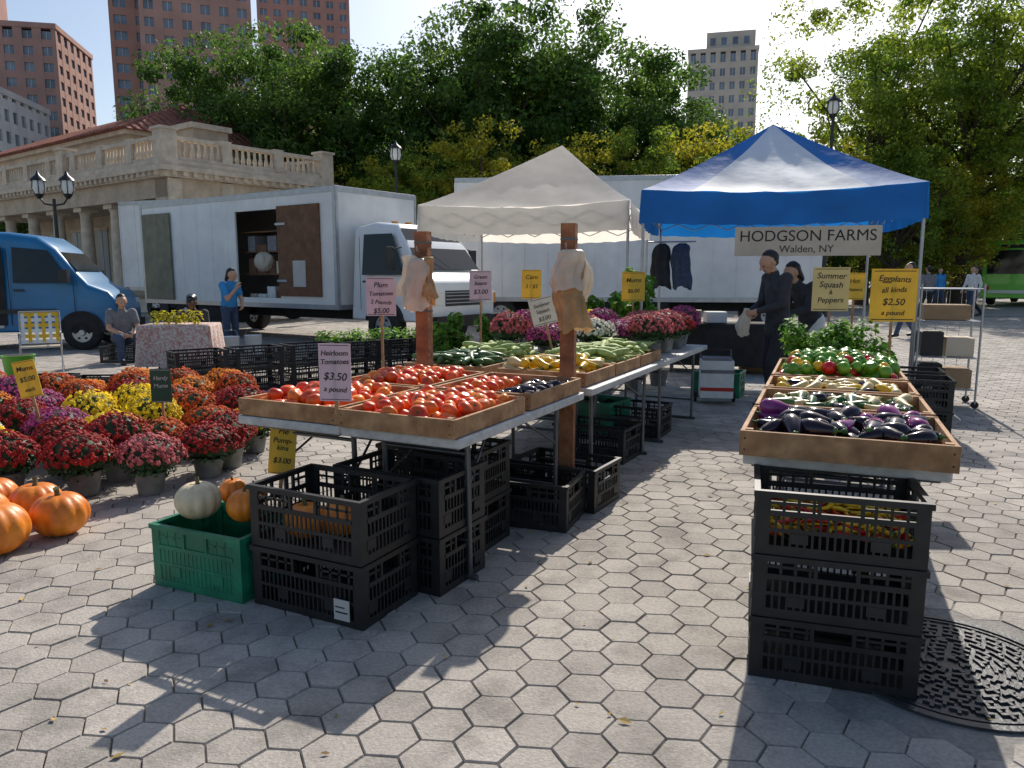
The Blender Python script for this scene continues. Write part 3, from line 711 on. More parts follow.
# ------------------------------------------------------------ van and bus
def van():
    b=MB(); b.part('body_shell')
    st=[(0,.93,.45,1.98,.16,.12),(.12,.97,.38,2.18,.18,.10),(.8,.99,.36,2.26,.18,.11),(2.5,.99,.36,2.26,.18,.11),(3.0,.99,.36,2.20,.18,.12),(3.3,.98,.36,1.98,.16,.14),(3.65,.97,.36,1.52,.14,.08),(3.85,.96,.36,1.28,.12,.03),(4.2,.93,.36,1.14,.10,.01),(4.34,.86,.42,.95,.08,0),(4.38,.78,.5,.8,.06,0)]
    b.loft([xsec(*s) for s in st],m_bluevan,True)
    b.part('glass')
    b.add([(3.31,-.72,1.96),(3.31,.72,1.96),(3.67,.80,1.53),(3.67,-.80,1.53)][::-1],[(0,1,2,3)],m_glass)
    for s_ in (-1,1):
        q=[(2.6,s_*.995,1.30),(3.58,s_*.985,1.30),(3.2,s_*.90,1.92),(2.6,s_*.915,1.97)]
        b.add(q if s_<0 else q[::-1],[(0,1,2,3)],m_glass)
        b.add([(x,s_*y,z) for x,y,z in ((.3,1.0,1.35),(1.1,1.0,1.35),(1.1,.91,1.95),(.3,.91,1.95))][::(1 if s_<0 else -1)],[(0,1,2,3)],m_glass)
    b.part('sliding_door_dark_panel')
    b.b2(1.2,2.45,-1.0,-.992,.5,1.98,m_dark); b.b2(1.25,2.4,-1.03,-.985,.45,.5,m_trim)  # flat dark panel on the shell, painted shade of the van's interior
    b.b2(1.5,1.9,-1.01,-1.0,.55,1.0,m_grey); b.b2(2.0,2.3,-1.012,-1.0,.55,.85,m_card); b.b2(1.4,2.3,-1.012,-1.0,1.2,1.25,m_trim)
    b.b2(.05,1.2,-1.06,-1.005,.45,2.0,m_bluevan)
    b.part('trim')
    for s_ in (-1,1):
        b.b2(2.52,2.53,s_*.993-.004,s_*.993+.004,.5,1.9,m_dark); b.b2(3.62,3.63,s_*.978-.004,s_*.978+.004,.75,1.3,m_dark)
        b.b2(.1,3.3,s_*1.0-.012,s_*1.0+.012,.72,.80,m_black); b.b2(2.6,2.76,s_*1.0-.012,s_*1.0+.012,1.14,1.18,m_black)
        b.b2(3.45,3.6,s_*1.10-.1,s_*1.10+.1,1.3,1.55,m_black)
        b.b2(4.26,4.36,s_*.70-.12,s_*.70+.12,.80,.97,m_frost)
        for x in (.85,3.72): b.add([(x+.42*math.cos(t),s_*1.0,.34+.42*math.sin(t)) for t in np.linspace(0,math.pi,16)],[tuple(range(16))],m_dark)
    b.b2(4.1,4.43,-.9,.9,.36,.55,m_black)
    b.part('wheels')
    for x in (.85,3.72):
        for y in (-.9,.9): wheel(b,x,y,.34,.24)
    return b
van().finish('blue_van',(-12.2,14.7,0),rad(13))
def bus():
    b=MB(); b.part('bus_body'); st=[(0,1.2,.4,2.9,.2,.05),(.15,1.25,.35,3.05,.2,.06),(8.8,1.25,.35,3.05,.2,.06),(9,1.2,.4,2.9,.2,.06)]
    b.loft([xsec(*s) for s in st],m_busgreen,False)
    b.part('windows')
    for s_ in (-1,1):
        for k in range(7): b.b2(.6+k*1.15,1.6+k*1.15,s_*1.245-.012,s_*1.245+.012,1.6,2.45,m_glass)
        b.b2(.3,8.8,s_*1.255-.008,s_*1.255+.008,1.2,1.3,m_yel)
    b.b2(-.03,-.01,-1.0,1.0,1.5,2.6,m_glass); b.b2(-.04,-.02,-.9,.9,.6,.75,m_frost); b.b2(-.035,-.02,-.5,.5,2.68,2.85,m_dark)
    for y in (-.95,.95): b.b2(-.05,-.02,y-.1,y+.1,.75,.95,m_red)
    b.part('wheels')
    for x in (1.8,7.2):
        for y in (-1.12,1.12): wheel(b,x,y,.45,.28)
    return b
bus().finish('green_bus',(23.2,35.2,0),rad(46))
# ------------------------------------------------------------ pavilion
def pavilion():
    b=MB(); Lx,Ly=20,7.2
    b.part('walls')
    b.b2(0,Lx,3.0,Ly,0,5.0,m_stone)
    b.b2(-.0,.9,0,3.0,0,5.0,m_stone); 
    b.b2(.02,Lx,.0,3.0,4.3,5.0,m_stone)
    b.b2(-.12,Lx,-.12,Ly+.12,0,.5,m_stone2)
    b.part('cornice')
    b.b2(-.25,Lx+.2,-.25,Ly+.25,5.0,5.2,m_stone2); b.b2(-.45,Lx+.2,-.45,Ly+.45,5.2,5.38,m_stone2); b.b2(-.3,Lx+.2,-.3,Ly+.3,5.38,5.6,m_stone2)
    k=0
    while k<Lx: b.b2(k,k+.18,-.40,-.25,5.04,5.2,m_stone2); k+=.42
    k=0
    while k<Ly: b.b2(-.40,-.25,k,k+.18,5.04,5.2,m_stone2); k+=.42
    b.part('balustrade')
    def bal(p0,p1):
        p0=Vector(p0);p1=Vector(p1); L=(p1-p0).length; n=int(L/.26); d=(p1-p0)/L; rz=math.atan2(d.y,d.x)
        mid=(p0+p1)/2
        b.box((mid.x,mid.y,5.68),(L,.28,.16),m_stone2,rz=rz); b.box((mid.x,mid.y,6.42),(L,.30,.14),m_stone2,rz=rz)
        for i in range(1,n):
            q=p0+d*L*i/n
            if i%9==0: b.box((q.x,q.y,6.1),(.42,.34,.9),m_stone2,rz=rz); continue
            b.tube([(q.x,q.y,5.76),(q.x,q.y,5.92),(q.x,q.y,6.12),(q.x,q.y,6.35)],[.06,.095,.05,.065],m_stone2,6,cap=False)
    bal((0,0,0),(Lx,0,0)); bal((0,0,0),(0,Ly,0)); bal((0,Ly,0),(Lx*.4,Ly,0))
    for p in ((0,0),(0,Ly),(Lx*.4,0)): b.b2(p[0]-.3,p[0]+.3,p[1]-.3,p[1]+.3,5.6,6.65,m_stone2); b.b2(p[0]-.36,p[0]+.36,p[1]-.36,p[1]+.36,6.65,6.75,m_stone2)
    b.part('columns')
    for k in range(7):
        x=2.3+k*2.7
        b.tube([(x,.5,.5),(x,.5,.62),(x,.5,2.4),(x,.5,4.0),(x,.5,4.12)],[.34,.28,.27,.23,.3],m_stone2,18); b.b2(x-.36,x+.36,.14,.86,4.12,4.298,m_stone2)
    for y in (.25,2.4,4.6,6.8): b.b2(-.10,-.001,y-.25,y+.25,.5,4.97,m_stone2)
    b.part('windows')
    for k in range(7):
        x=3.6+k*2.7; b.b2(x-.55,x+.55,2.96,2.998,.9,3.6,m_win); 
        b.b2(x-.65,x+.65,2.9,2.96,3.6,3.75,m_stone2); b.b2(x-.02,x+.02,2.94,2.959,.9,3.6,m_stone2)
    for y in (1.3,3.5,5.7): b.b2(-.04,-.002,y-.5,y+.5,1.2,3.4,m_win); b.b2(-.1,-.003,y-.6,y+.6,3.4,3.55,m_stone2); b.b2(-.09,-.003,y-.6,y+.6,1.05,1.2,m_stone2)
    b.part('upper_hall'); b.b2(9.5,30,3.5,14,5.0,8.2,m_stone); b.b2(9.2,30,3.2,14.3,8.0,8.2,m_stone2)
    for k in range(8): b.b2(10.6+k*2.2,11.6+k*2.2,3.46,3.498,6.3,7.5,m_win)
    b.b2(6.5,8.3,5,6.8,5.6,8.2,m_stone); b.b2(6.35,8.45,4.85,6.95,8.2,8.45,m_stone2)
    b.part('tile_roof')
    V=[(8.9,2.9,8.2),(31,2.9,8.2),(31,14.6,8.2),(8.9,14.6,8.2),(13.5,8.7,10.7),(28,8.7,10.7)]
    b.add(V,[(0,1,5,4),(1,2,5),(2,3,4,5),(3,0,4),(0,3,2,1)],m_tilered)
    for k in range(64):
        x=9.0+k*.345; t=min(1,max(0,(x-8.9)/4.6))
        b.tube([(x,2.9,8.22),(x,2.9+5.8*t,8.22+2.5*t)],.06,m_tilered,6)
    for k in range(24):
        y=3.1+k*.47; t=1-abs(y-8.75)/5.85; b.tube([(8.9,y,8.22),(8.9+4.6*t,y,8.22+2.5*t)],.06,m_tilered,6)
    return b
pb=pavilion()
for c in pb.P.values():
    c['V']=[(-v[0],v[1],v[2]) for v in c['V']]; c['F']=[f[::-1] for f in c['F']]
pb.finish('stone_pavilion',(-12.6,28.2,0),-rad(36.9))
# ------------------------------------------------------------ city towers
def tower(name,x,y,w,d,h,mat,a=0,fl=3.1,bay=3.2,steps=(),tank=False):
    b=MB(); b.part('glass_core'); b.b2(-w/2+.3,w/2-.3,-d/2+.3,d/2-.3,0,h-.5,m_win)
    b.part('masonry')
    nb=max(2,int(w/bay)); 
    for i in range(nb+1): xx=-w/2+w*i/nb; b.b2(max(-w/2,xx-bay*.26),min(w/2,xx+bay*.26),-d/2,-d/2+.5,0,h,mat)
    nd=max(2,int(d/bay))
    for s_ in (-1,1):
        for i in range(nd+1): yy=-d/2+d*i/nd; b.b2(s_*w/2-(.5 if s_>0 else 0),s_*w/2+(.5 if s_<0 else 0),max(-d/2+.51,yy-bay*.26),min(d/2,yy+bay*.26),0,h-.01,mat)
    z=0
    while z<h-1: b.b2(-w/2+.04,w/2-.04,-d/2+.04,d/2-.04,z,z+fl*.46,mat); z+=fl
    b.part('window_frames')
    for i in range(nb): xx=-w/2+w*(i+.5)/nb; b.b2(xx-.06,xx+.06,-d/2+.2,-d/2+.28,0,h-.6,m_greyst)
    b.part('cornice'); b.b2(-w/2-.2,w/2+.2,-d/2-.2,d/2+.2,h,h+1.0,mat)
    b.part('roof_structures')
    for (sx,sy,sw,sd,sh) in steps:
        b.b2(sx-sw/2,sx+sw/2,sy-sd/2,sy+sd/2,h+1,h+1+sh,mat)
        for k in range(int(sw/3)): b.b2(sx-sw/2+1+k*3,sx-sw/2+2.4+k*3,sy-sd/2-.05,sy-sd/2-.01,h+1+sh*.3,h+1+sh*.7,m_win)
    if tank:
        for q in ((-1,-1),(1,-1),(1,1),(-1,1)): b.tube([(w*.2+q[0]*1.5,q[1]*1.5,h+1),(w*.2+q[0]*1.5,q[1]*1.5,h+3)],.15,m_dark,6)
        b.tube([(w*.2,0,h+3),(w*.2,0,h+6)],1.8,m_ply,14); b.tube([(w*.2,0,h+6),(w*.2,0,h+7.2)],[1.9,.1],m_dark,14)
    return b.finish(name,(x,y,0),-rad(a))
tower('brick_apartment_tower',-112,165,38,22,50,m_brickd,-12,steps=((-6,0,20,14,26),))
tower('grey_office_building',-92,135,14,20,31,m_greyst,-8,fl=3.6,bay=2.6)
tower('brick_apartment_tower',-77,168,12,18,58,m_brick,-18,steps=((0,0,8,8,3),))
tower('brick_apartment_tower',-63,160,20,16,72,m_brickd,-18)
tower('brick_apartment_tower',-58,222,24,18,84,m_brick,-14,steps=((0,0,12,10,6),))
tower('tan_office_tower',60,225,18.5,18,62,m_tan,14,fl=3.6,bay=2.5,steps=((2,0,13,12,5),),tank=True)
tower('stone_office_building',160,215,30,25,26,m_tan,20,bay=3.6)
tower('glass_office_building',188,255,28,25,30,m_greyst,20,bay=3.0)
# ------------------------------------------------------------ trees
def tree_mesh(seed,R,Ht,Hc,leaf,ncl,per,mat,clr=.2,tr=.28):
    rng=np.random.RandomState(seed); b=MB(); zc=Ht-Hc/2
    base=Ht-Hc
    b.tube([(0,0,-.1),(.05,0,base*.5),(0,.1,base),(.1,0,zc)],[tr*1.3,tr,tr*.8,tr*.4],m_bark,10)
    C=[]
    for i in range(ncl):
        d=rng.normal(size=3); d/=np.linalg.norm(d); q=rng.rand()**.42
        th=math.atan2(d[1],d[0]); lob=1+.14*math.sin(3*th+seed)+.10*math.sin(5*th+seed*2)
        c=np.array([d[0]*R*q*lob,d[1]*R*q*lob,zc+d[2]*Hc*.5*q*(1.0+.10*math.sin(th*2+seed))]); C.append(c)
    for c in C[::5]:
        s=np.array([0,0,base+(c[2]-base)*.35]); m=(s+c)/2+rng.normal(size=3)*.3
        b.tube([s,m,c],[tr*.35,tr*.2,.03],m_bark,5,cap=False)
    for c in C:
        r=R*clr*rng.uniform(.55,1.3); leafblob(b,c,(r,r,r*.68),int(per*rng.uniform(.5,1.3)),leaf,mat,rng)
    n=int(ncl*per*.12); d=rng.normal(size=(n,3)); d/=np.linalg.norm(d,axis=1)[:,None]
    for k in range(0,n,40):
        dd=d[k]; leafblob(b,np.array([dd[0]*R*1.05,dd[1]*R*1.05,zc+dd[2]*Hc*.52]),(R*.16,R*.16,R*.1),40,leaf,mat,rng)
    return b.meshes('tree')[0][1]
tD=[tree_mesh(s,5.0,13,11,.21,170,260,m_leafD,clr=.17) for s in (1,2,3)]
tL=[tree_mesh(s,3.2,8,6.6,.16,110,190,m_leafY if s==5 else m_leafL,clr=.18) for s in (4,5)]
tR=[tree_mesh(s,5.2,15,12,.17,150,230,m_leafL if s==7 else m_leafD,clr=.15) for s in (7,8)]
def T(me,x,y,s,name='tree'): obj(name,me,(x,y,0),random.uniform(0,6.28),(s*random.uniform(.92,1.08),s,s*random.uniform(.96,1.04)))
for i,(px,h) in enumerate([(-16.6,14.6),(-12.6,14.2),(-8.8,13.8),(-5.2,14.6),(-1.4,15.2),(2.4,16.6),(6.0,14.0),(9.2,11.5),(12.5,9.5),(-20,10.5)]):
    T(tD[i%3],px,45+random.uniform(-1.5,2.5),h/13,'plane_tree')
for i,(x,y,h) in enumerate([(-1.2,35,8.1),(-3.8,36,7.2),(3.6,35.5,7.8),(6.6,36,8.1),(9.2,36,8.4),(12,37,8.0),(14.5,36,7.5),(1.2,34,6.5),(-6.5,37,6.5),(17,34,7.2),(19.8,35,6.5)]):
    T(tL[(i+1)%2],x,y,h/8,'locust_tree')
for i,(x,y,h) in enumerate([(17.6,38,15.5),(21.8,37,17.5),(26,35,17),(22,43,14),(28,46,12),(31,60,12)]):
    T(tR[0 if i<3 else 1],x,y,h/15,'shade_tree')
mass=bpy.data.objects.new('distant_tree_mass',None); S.collection.objects.link(mass)
for i in range(22):
    o=obj('tree_clump',tD[i%3],(-42+i*4.2,62+random.uniform(-3,5),-2.0),random.uniform(0,6),random.uniform(.75,.95)); o.parent=mass
# ------------------------------------------------------------ street lamps
def lamp(name,x,y,h,double=False):
    b=MB(); b.part('post'); b.tube([(0,0,0),(0,0,.25),(0,0,.3),(0,0,.9),(0,0,1.0),(0,0,h-.6)],[.2,.2,.12,.11,.07,.05],m_black,12)
    hd=[(0,0)] if not double else [(-.45,0),(.45,0)]
    if double:
        b.tube([(-.45,0,h-.55),(-.3,0,h-.75),(0,0,h-.8),(.3,0,h-.75),(.45,0,h-.55)],.03,m_black,6)
    b.part('lantern')
    for q,_ in hd:
        b.tube([(q,0,h-.6),(q,0,h-.5),(q,0,h-.45)],[.05,.12,.14],m_black,10)
        b.tube([(q,0,h-.45),(q,0,h-.3),(q,0,h-.05)],[.13,.2,.17],m_frost,12)
        b.tube([(q,0,h-.05),(q,0,h+.02),(q,0,h+.12),(q,0,h+.25)],[.24,.2,.07,.02],m_black,12)
        for k in range(6):
            t=k*math.pi/3; b.tube([(q+.14*math.cos(t),.14*math.sin(t),h-.45),(q+.21*math.cos(t),.21*math.sin(t),h-.3),(q+.18*math.cos(t),.18*math.sin(t),h-.05)],.014,m_black,4)
    b.finish(name,(x,y,0))
lamp('street_lamp',-14.3,24,4.4,True); lamp('street_lamp',-4.2,28,6.0); lamp('street_lamp',10.9,26.5,7.3)
# ------------------------------------------------------------ people
def capsule(p0,p1,r0,r1,lat,ratio,n=18):
    p0=Vector(p0);p1=Vector(p1); a=p1-p0
    a=a.normalized() if a.length>1e-5 else Vector((0,0,1))
    e1=lat-a*lat.dot(a)
    if e1.length<.3: e1=Vector((1,0,0))-a*a.x
    if e1.length<.1: e1=Vector((0,0,1))
    e1.normalize(); e2=a.cross(e1)
    V=[];F=[]; sec=[]
    for k in range(5): t=math.pi/2*(1-k/4); sec.append((p0-a*r0*math.sin(t),max(r0*math.cos(t),r0*.02)))
    for k in range(5): t=math.pi/2*k/4; sec.append((p1+a*r1*math.sin(t),max(r1*math.cos(t),r1*.02)))
    for c,r in sec:
        for k in range(n):
            t=2*math.pi*k/n; V.append(c+e1*math.cos(t)*r*ratio+e2*math.sin(t)*r)
    for i in range(len(sec)-1):
        for k in range(n): F.append((i*n+k,i*n+(k+1)%n,(i+1)*n+(k+1)%n,(i+1)*n+k))
    F.append(tuple(range(n))[::-1]); F.append(tuple(range((len(sec)-1)*n,len(sec)*n)))
    return V,F,e1
def person(name,loc,rz,J,C,voxel=.007,hair='short',extra=None,scale=1):
    parts=[]; lat=Vector((0,1,0))
    def cap(p0,p1,r0,r1,m,ratio=1,l=lat): parts.append((Vector(p0),Vector(p1),r0,r1,l,ratio,m))
    hip=Vector(J['hip']); ch=Vector(J['chest']); nk=Vector(J['neck'])
    wa=hip.lerp(ch,.45)
    top,bot,sk,hr,sh=C['top'],C['bot'],C['skin'],C['hair'],C['shoe']
    jh=J.get('hem',.0); g=J.get('girth',1)
    cap(hip,hip+Vector((0,0,-.03)),.118*g,.12*g,bot,1.45)
    cap(hip+Vector((0,0,.03-jh)),wa,.125*g,.112*g,top,1.42); cap(wa,ch,.112*g,.122*g,top,1.48); cap(ch,ch.lerp(nk,.55),.118*g,.07,top,1.6)
    cap(ch.lerp(nk,.3),nk+(nk-ch)*.25,.056,.05,sk); cap(nk-Vector((0,0,.02)),nk+Vector((0,0,.005)),.066,.06,top,1.05)
    for s in ('L','R'):
        sg=1 if s=='L' else -1
        hj=hip+Vector((0,.095*sg,-.02)); kn,an=Vector(J['kn'+s]),Vector(J['an'+s])
        cap(hj,kn,.092*g,.064,bot); cap(kn,an,.064,.052,bot)
        d=J.get('toe'+s,(1,0,-.15)); d=Vector(d).normalized()
        cap(an-d*.03-Vector((0,0,.03)),an+d*.16-Vector((0,0,.035)),.045,.036,sh,1.15)
        so,el,wr=Vector(J['sh'+s]),Vector(J['el'+s]),Vector(J['wr'+s])
        cap(ch.lerp(so,.4),so,.085,.072,top); cap(so,el,.066,.052,top)
        if C.get('sleeve',1)<1:
            parts.pop(); cap(so.lerp(el,.4),el,.05,.042,sk); cap(so,so.lerp(el,.6),.072,.066,top)
            cap(el,wr,.042,.029,sk)
        else: cap(el,wr,.05,.036,top)
        fd=(wr-el).normalized() if ('hd'+s) not in J else Vector(J['hd'+s]).normalized()
        pn=Vector(J.get('pn'+s,(0,-sg,0))); pn=(pn-fd*pn.dot(fd)).normalized(); sd=fd.cross(pn)*sg
        kk=wr+fd*.085; cap(wr,kk,.024,.02,sk,1.5,sd)
        for i,(o_,Ln) in enumerate(((.033,.07),(.011,.08),(-.011,.075),(-.032,.058))):
            b0=kk+sd*o_; m_=b0+(fd*.85+pn*.5).normalized()*Ln*.55; cap(b0,m_,.0095,.0088,sk); cap(m_,m_+(fd*.35+pn*.95).normalized()*Ln*.45,.0088,.0075,sk)
        t0=wr+fd*.03+sd*.025; t1=t0+(fd*.6+sd*.75+pn*.3).normalized()*.045; cap(t0,t1,.013,.011,sk); cap(t1,t1+(fd*.9+sd*.15+pn*.4).normalized()*.035,.011,.009,sk)
    Rm=Matrix.Rotation(J.get('turn',0),3,'Z')@Matrix.Rotation(J.get('nod',0),3,'Y')
    o=nk+(nk-ch).normalized()*.03
    def hp(x,y,z): return o+Rm@Vector((x,y,z))
    hl=Rm@lat
    cap(hp(.015,0,.13),hp(-.012,0,.14),.090,.090,sk,.86,hl); cap(hp(.03,0,.075),hp(.05,0,.05),.06,.042,sk,1.0,hl); cap(hp(.03,0,.1),hp(.045,0,.085),.07,.055,sk,.95,hl)
    cap(hp(.102,0,.125),hp(.122,0,.095),.010,.015,sk,1,hl); cap(hp(.092,-.018,.062),hp(.092,.018,.062),.006,.006,C['lip'])
    for sg in (-1,1):
        cap(hp(-.002,.078*sg,.125),hp(-.004,.084*sg,.095),.018,.013,sk,.5,hl)
        cap(hp(.096,.032*sg,.120),hp(.097,.032*sg,.120),.0075,.0075,m_eye)
    cap(hp(-.036,0,.165),hp(-.042,0,.15),.084,.088,hr,.90,hl); cap(hp(-.002,0,.203),hp(-.04,0,.195),.042,.052,hr,1.2,hl); cap(hp(-.055,0,.12),hp(-.060,0,.09),.058,.046,hr,1.1,hl)
    if hair=='long': cap(hp(-.05,0,.12),hp(-.075,0,.0),.068,.05,hr,1.2,hl); 
    if hair=='cap': cap(hp(.04,0,.19),hp(-.03,0,.18),.062,.078,C['cap'],1.1,hl); cap(hp(.09,0,.175),hp(.14,0,.165),.012,.010,C['cap'],4.5,hl)
    for e in (extra or []): cap(*e)
    V=[];F=[]
    for p in parts:
        v,f,_=capsule(p[0],p[1],p[2],p[3],p[4],p[5]); o_=len(V); V+=v; F+=[tuple(o_+a for a in q) for q in f]
    me=bpy.data.meshes.new('tmp'); me.from_pydata([tuple(v) for v in V],[],F); ob=bpy.data.objects.new('tmp',me); S.collection.objects.link(ob)
    m=ob.modifiers.new('r','REMESH'); m.mode='VOXEL'; m.voxel_size=voxel; m.adaptivity=0
    s_=ob.modifiers.new('s','SMOOTH'); s_.iterations=2; s_.factor=.5
    dg=bpy.context.evaluated_depsgraph_get(); me2=bpy.data.meshes.new_from_object(ob.evaluated_get(dg)); bpy.data.objects.remove(ob)
    me2.name=name
    n=len(me2.polygons); cen=np.empty(n*3); me2.polygons.foreach_get('center',cen); cen=cen.reshape(-1,3)
    mats=[]; D=[]
    for p0,p1,r0,r1,l,ra,mt in parts:
        if mt not in mats: mats.append(mt)
        a=np.array(p0);bb=np.array(p1);d=bb-a; L2=max(d@d,1e-9); t=np.clip(((cen-a)@d)/L2,0,1); q=cen-(a+t[:,None]*d)
        dn=Vector(d).normalized() if L2>1e-8 else Vector((0,0,1)); e1=l-dn*l.dot(dn)
        if e1.length<.3: e1=Vector((1,0,0))-dn*dn.x
        e1.normalize(); e=np.array(e1); cc=q@e; q=q-np.outer(cc*(1-1/ra),e)
        D.append(np.linalg.norm(q,axis=1)-(r0+(r1-r0)*t))
    idx=np.argmin(np.array(D),axis=0); mi=np.array([mats.index(p[6]) for p in parts])[idx]
    me2.materials.clear()
    for mt in mats: me2.materials.append(mt)
    me2.polygons.foreach_set('material_index',mi.astype(np.int32)); me2.polygons.foreach_set('use_smooth',np.ones(n,bool)); me2.update()
    return obj(name,me2,loc,rz,scale)
base=dict(hip=(0,0,.94),chest=(.01,0,1.30),neck=(.02,0,1.47),knL=(.03,.10,.50),knR=(.02,-.10,.50),anL=(.0,.11,.085),anR=(-.02,-.11,.085),
  shL=(.01,.185,1.41),shR=(.01,-.185,1.41),elL=(0,.23,1.13),elR=(0,-.23,1.13),wrL=(.06,.24,.89),wrR=(.06,-.24,.89))
def J(**k): d=dict(base); d.update(k); return d
cm=dict(top=m_jack,bot=m_pant,skin=m_skin,hair=m_hair,shoe=m_shoe,lip=m_lip)
person('man_in_dark_jacket',(2.93,8.35,0),rad(192),J(hip=(-.03,0,.94),chest=(.0,0,1.30),neck=(.05,0,1.455),elL=(.06,.22,1.14),elR=(.05,-.22,1.14),wrL=(.27,.10,1.06),wrR=(.26,-.10,1.04),
   knL=(.08,.10,.50),anL=(.10,.11,.085),anR=(-.06,-.11,.085),hem=.12,nod=.5,turn=0,hdL=(1,-.35,-.3),hdR=(1,.35,-.3)),cm)
b=MB(); bagroll(b,(0,0,.09),.07,.05,.30,m_bagw,3); b.finish('plastic_bag',(2.56,8.27,1.0))
person('woman_in_dark_coat',(3.62,9.15,0),rad(200),J(hip=(-.04,0,.92),chest=(.10,0,1.22),neck=(.22,0,1.35),shL=(.12,.175,1.31),shR=(.12,-.175,1.31),elL=(.2,.2,1.06),elR=(.2,-.2,1.06),wrL=(.42,.1,.98),wrR=(.42,-.1,.98),hem=.1,nod=.5),
   dict(cm,bot=m_white),hair='long')
person('woman_in_blue_shirt',(-5.35,14.25,0),rad(-25),J(hip=(0,0,.86),chest=(.03,0,1.17),neck=(.06,0,1.31),knL=(.03,.1,.46),knR=(.02,-.1,.46),shL=(.03,.165,1.26),shR=(.03,-.165,1.26),elL=(.12,.2,1.0),elR=(.16,-.19,1.0),wrL=(.25,.08,.88),wrR=(.26,-.06,1.2),nod=.35,hdR=(.2,.3,1)),
   dict(cm,top=m_blue,bot=m_jean,sleeve=.4),hair='long')
sit=dict(hip=(0,0,.42),chest=(.02,0,.72),neck=(.06,0,.87),knL=(.42,.13,.44),knR=(.42,-.13,.44),anL=(.45,.14,.085),anR=(.45,-.14,.085),shL=(.03,.17,.83),shR=(.03,-.17,.83),elL=(.10,.22,.58),elR=(.10,-.22,.58),wrL=(.32,.12,.50),wrR=(.32,-.1,.50),nod=.3)
person('seated_woman',(-6.55,12.6,0),rad(-50),J(**sit),dict(cm,top=m_grey,bot=m_jean,sleeve=.4),hair='long',voxel=.01)
person('seated_man',(-5.2,12.3,0),rad(-80),J(**sit),dict(cm,top=m_jack,skin=m_skind,cap=m_black),hair='cap',voxel=.01)
for x,y in ((-6.55,12.6),(-5.2,12.3)): crate(cr_b,(x-.3,y-.2),0,0)
walk=dict(knL=(.16,.09,.50),anL=(.28,.09,.10),knR=(.02,-.09,.50),anR=(-.25,-.09,.12),elL=(-.08,.23,1.14),wrL=(.0,.24,.90),elR=(.06,-.23,1.13),wrR=(.22,-.22,.93))
for i,(x,y,rz,top,bot) in enumerate([(15.6,25.6,200,m_white,m_jean),(16.2,26.4,160,m_jack,m_pant),(13.2,24,90,m_grey,m_pant),(17.5,31,270,m_blue,m_jean),(9.2,17.5,180,m_grey,m_jean)]):
    person('pedestrian',(x,y,0),rad(rz),J(**walk),dict(cm,top=top,bot=bot),voxel=.016)
# ------------------------------------------------------------ background market things
for i in range(6):
    t=i/5; x,y=-3.95+t*2.75,8.75+t*2.3
    for k in range(2): crate(cr_b,(x,y),-38+random.uniform(-4,4),k*HB)
b=MB()
for i in range(5): leafblob(b,(-2.5+i*.3,10.4+i*.25,.60),(.25,.2,.10),120,.07,m_herb,rng,1)
b.finish('leafy_greens')
for i,(x,y) in enumerate([(-6.0,8.9),(-5.35,8.95),(-4.7,9.1),(-5.7,9.5),(-5.0,9.6),(-6.4,9.6)]): crate(cr_flat,(x,y),random.uniform(-8,8),0)
def cloth_table(x,y,a,w,l,h,mat):
    b=MB(); V=[];F=[];n=60
    per=[]
    for k in range(n):
        t=k/n*4; s_=int(t); u=t-s_; c=[(0,0),(w,0),(w,l),(0,l),(0,0)]; per.append((c[s_][0]+(c[s_+1][0]-c[s_][0])*u,c[s_][1]+(c[s_+1][1]-c[s_][1])*u))
    for z,e in ((h,0),(h-.03,.015),(.12,.05)):
        for k,(px,py) in enumerate(per):
            dx,dy=px-w/2,py-l/2; L=math.hypot(dx,dy); q=e*(1+.7*math.sin(k*1.3)) if z<h-.1 else e
            V.append((px+dx/L*q,py+dy/L*q,z))
    for i in range(2):
        for k in range(n): F.append((i*n+k,(i+1)*n+k,(i+1)*n+(k+1)%n,i*n+(k+1)%n))
    F.append(tuple(range(n))); b.add(V,F,mat,True)
    for q in ((.08,.08),(w-.08,.08),(.08,l-.08),(w-.08,l-.08)): b.tube([(q[0],q[1],0),(q[0],q[1],h-.05)],.015,m_tleg,6)
    b.finish('cloth_covered_table',(x,y,0),-rad(a))
cloth_table(-5.45,10.9,-8,1.0,.7,.72,m_cloth)
cloth_table(2.3,11.2,15,1.8,.7,.74,m_dark)
b=MB()
for i in range(6): leafblob(b,(-5.3+i*.12,11.2,.82),(.1,.1,.12),60,.06,m_leafY,rng,1)
b.finish('dried_flower_bunch')
def boxcard(x,y,z,a,w,l,h,m=m_card):
    b=MB(); b.b2(0,w,0,l,0,h,m); b.b2(-.003,w+.003,l*.45,l*.55,h*.3,h+.003,m_signc); b.finish('cardboard_box',(x,y,z),-rad(a),bevel=.006)
boxcard(2.35,10.9,.745,15,.38,.3,.2); boxcard(2.9,11.2,.745,5,.3,.3,.16,m_white); boxcard(3.5,11.3,.0,5,.4,.3,.35)
b=MB(); b.part('bag'); b.b2(-.18,.18,-.14,.14,.08,.50,m_white); b.b2(-.182,.182,-.145,-.141,.16,.2,m_red); b.b2(-.182,.182,-.145,-.141,.36,.40,m_grey); b.b2(-.16,.16,-.12,.12,.50,.53,m_grey)
b.part('frame'); b.tube([(-.17,.16,.05),(-.17,.16,.60),(.17,.16,.60),(.17,.16,.05)],.010,m_tleg,6)
for s_ in (-1,1): b.tube([(s_*.2,.12,.06),(s_*.23,.12,.06)],.06,m_rubber,14)
b.b2(-.2,.2,.11,.13,.05,.07,m_tleg)
b.finish('wheeled_shopping_cart',(2.32,8.45,0),rad(-10),bevel=.01)
b=MB()
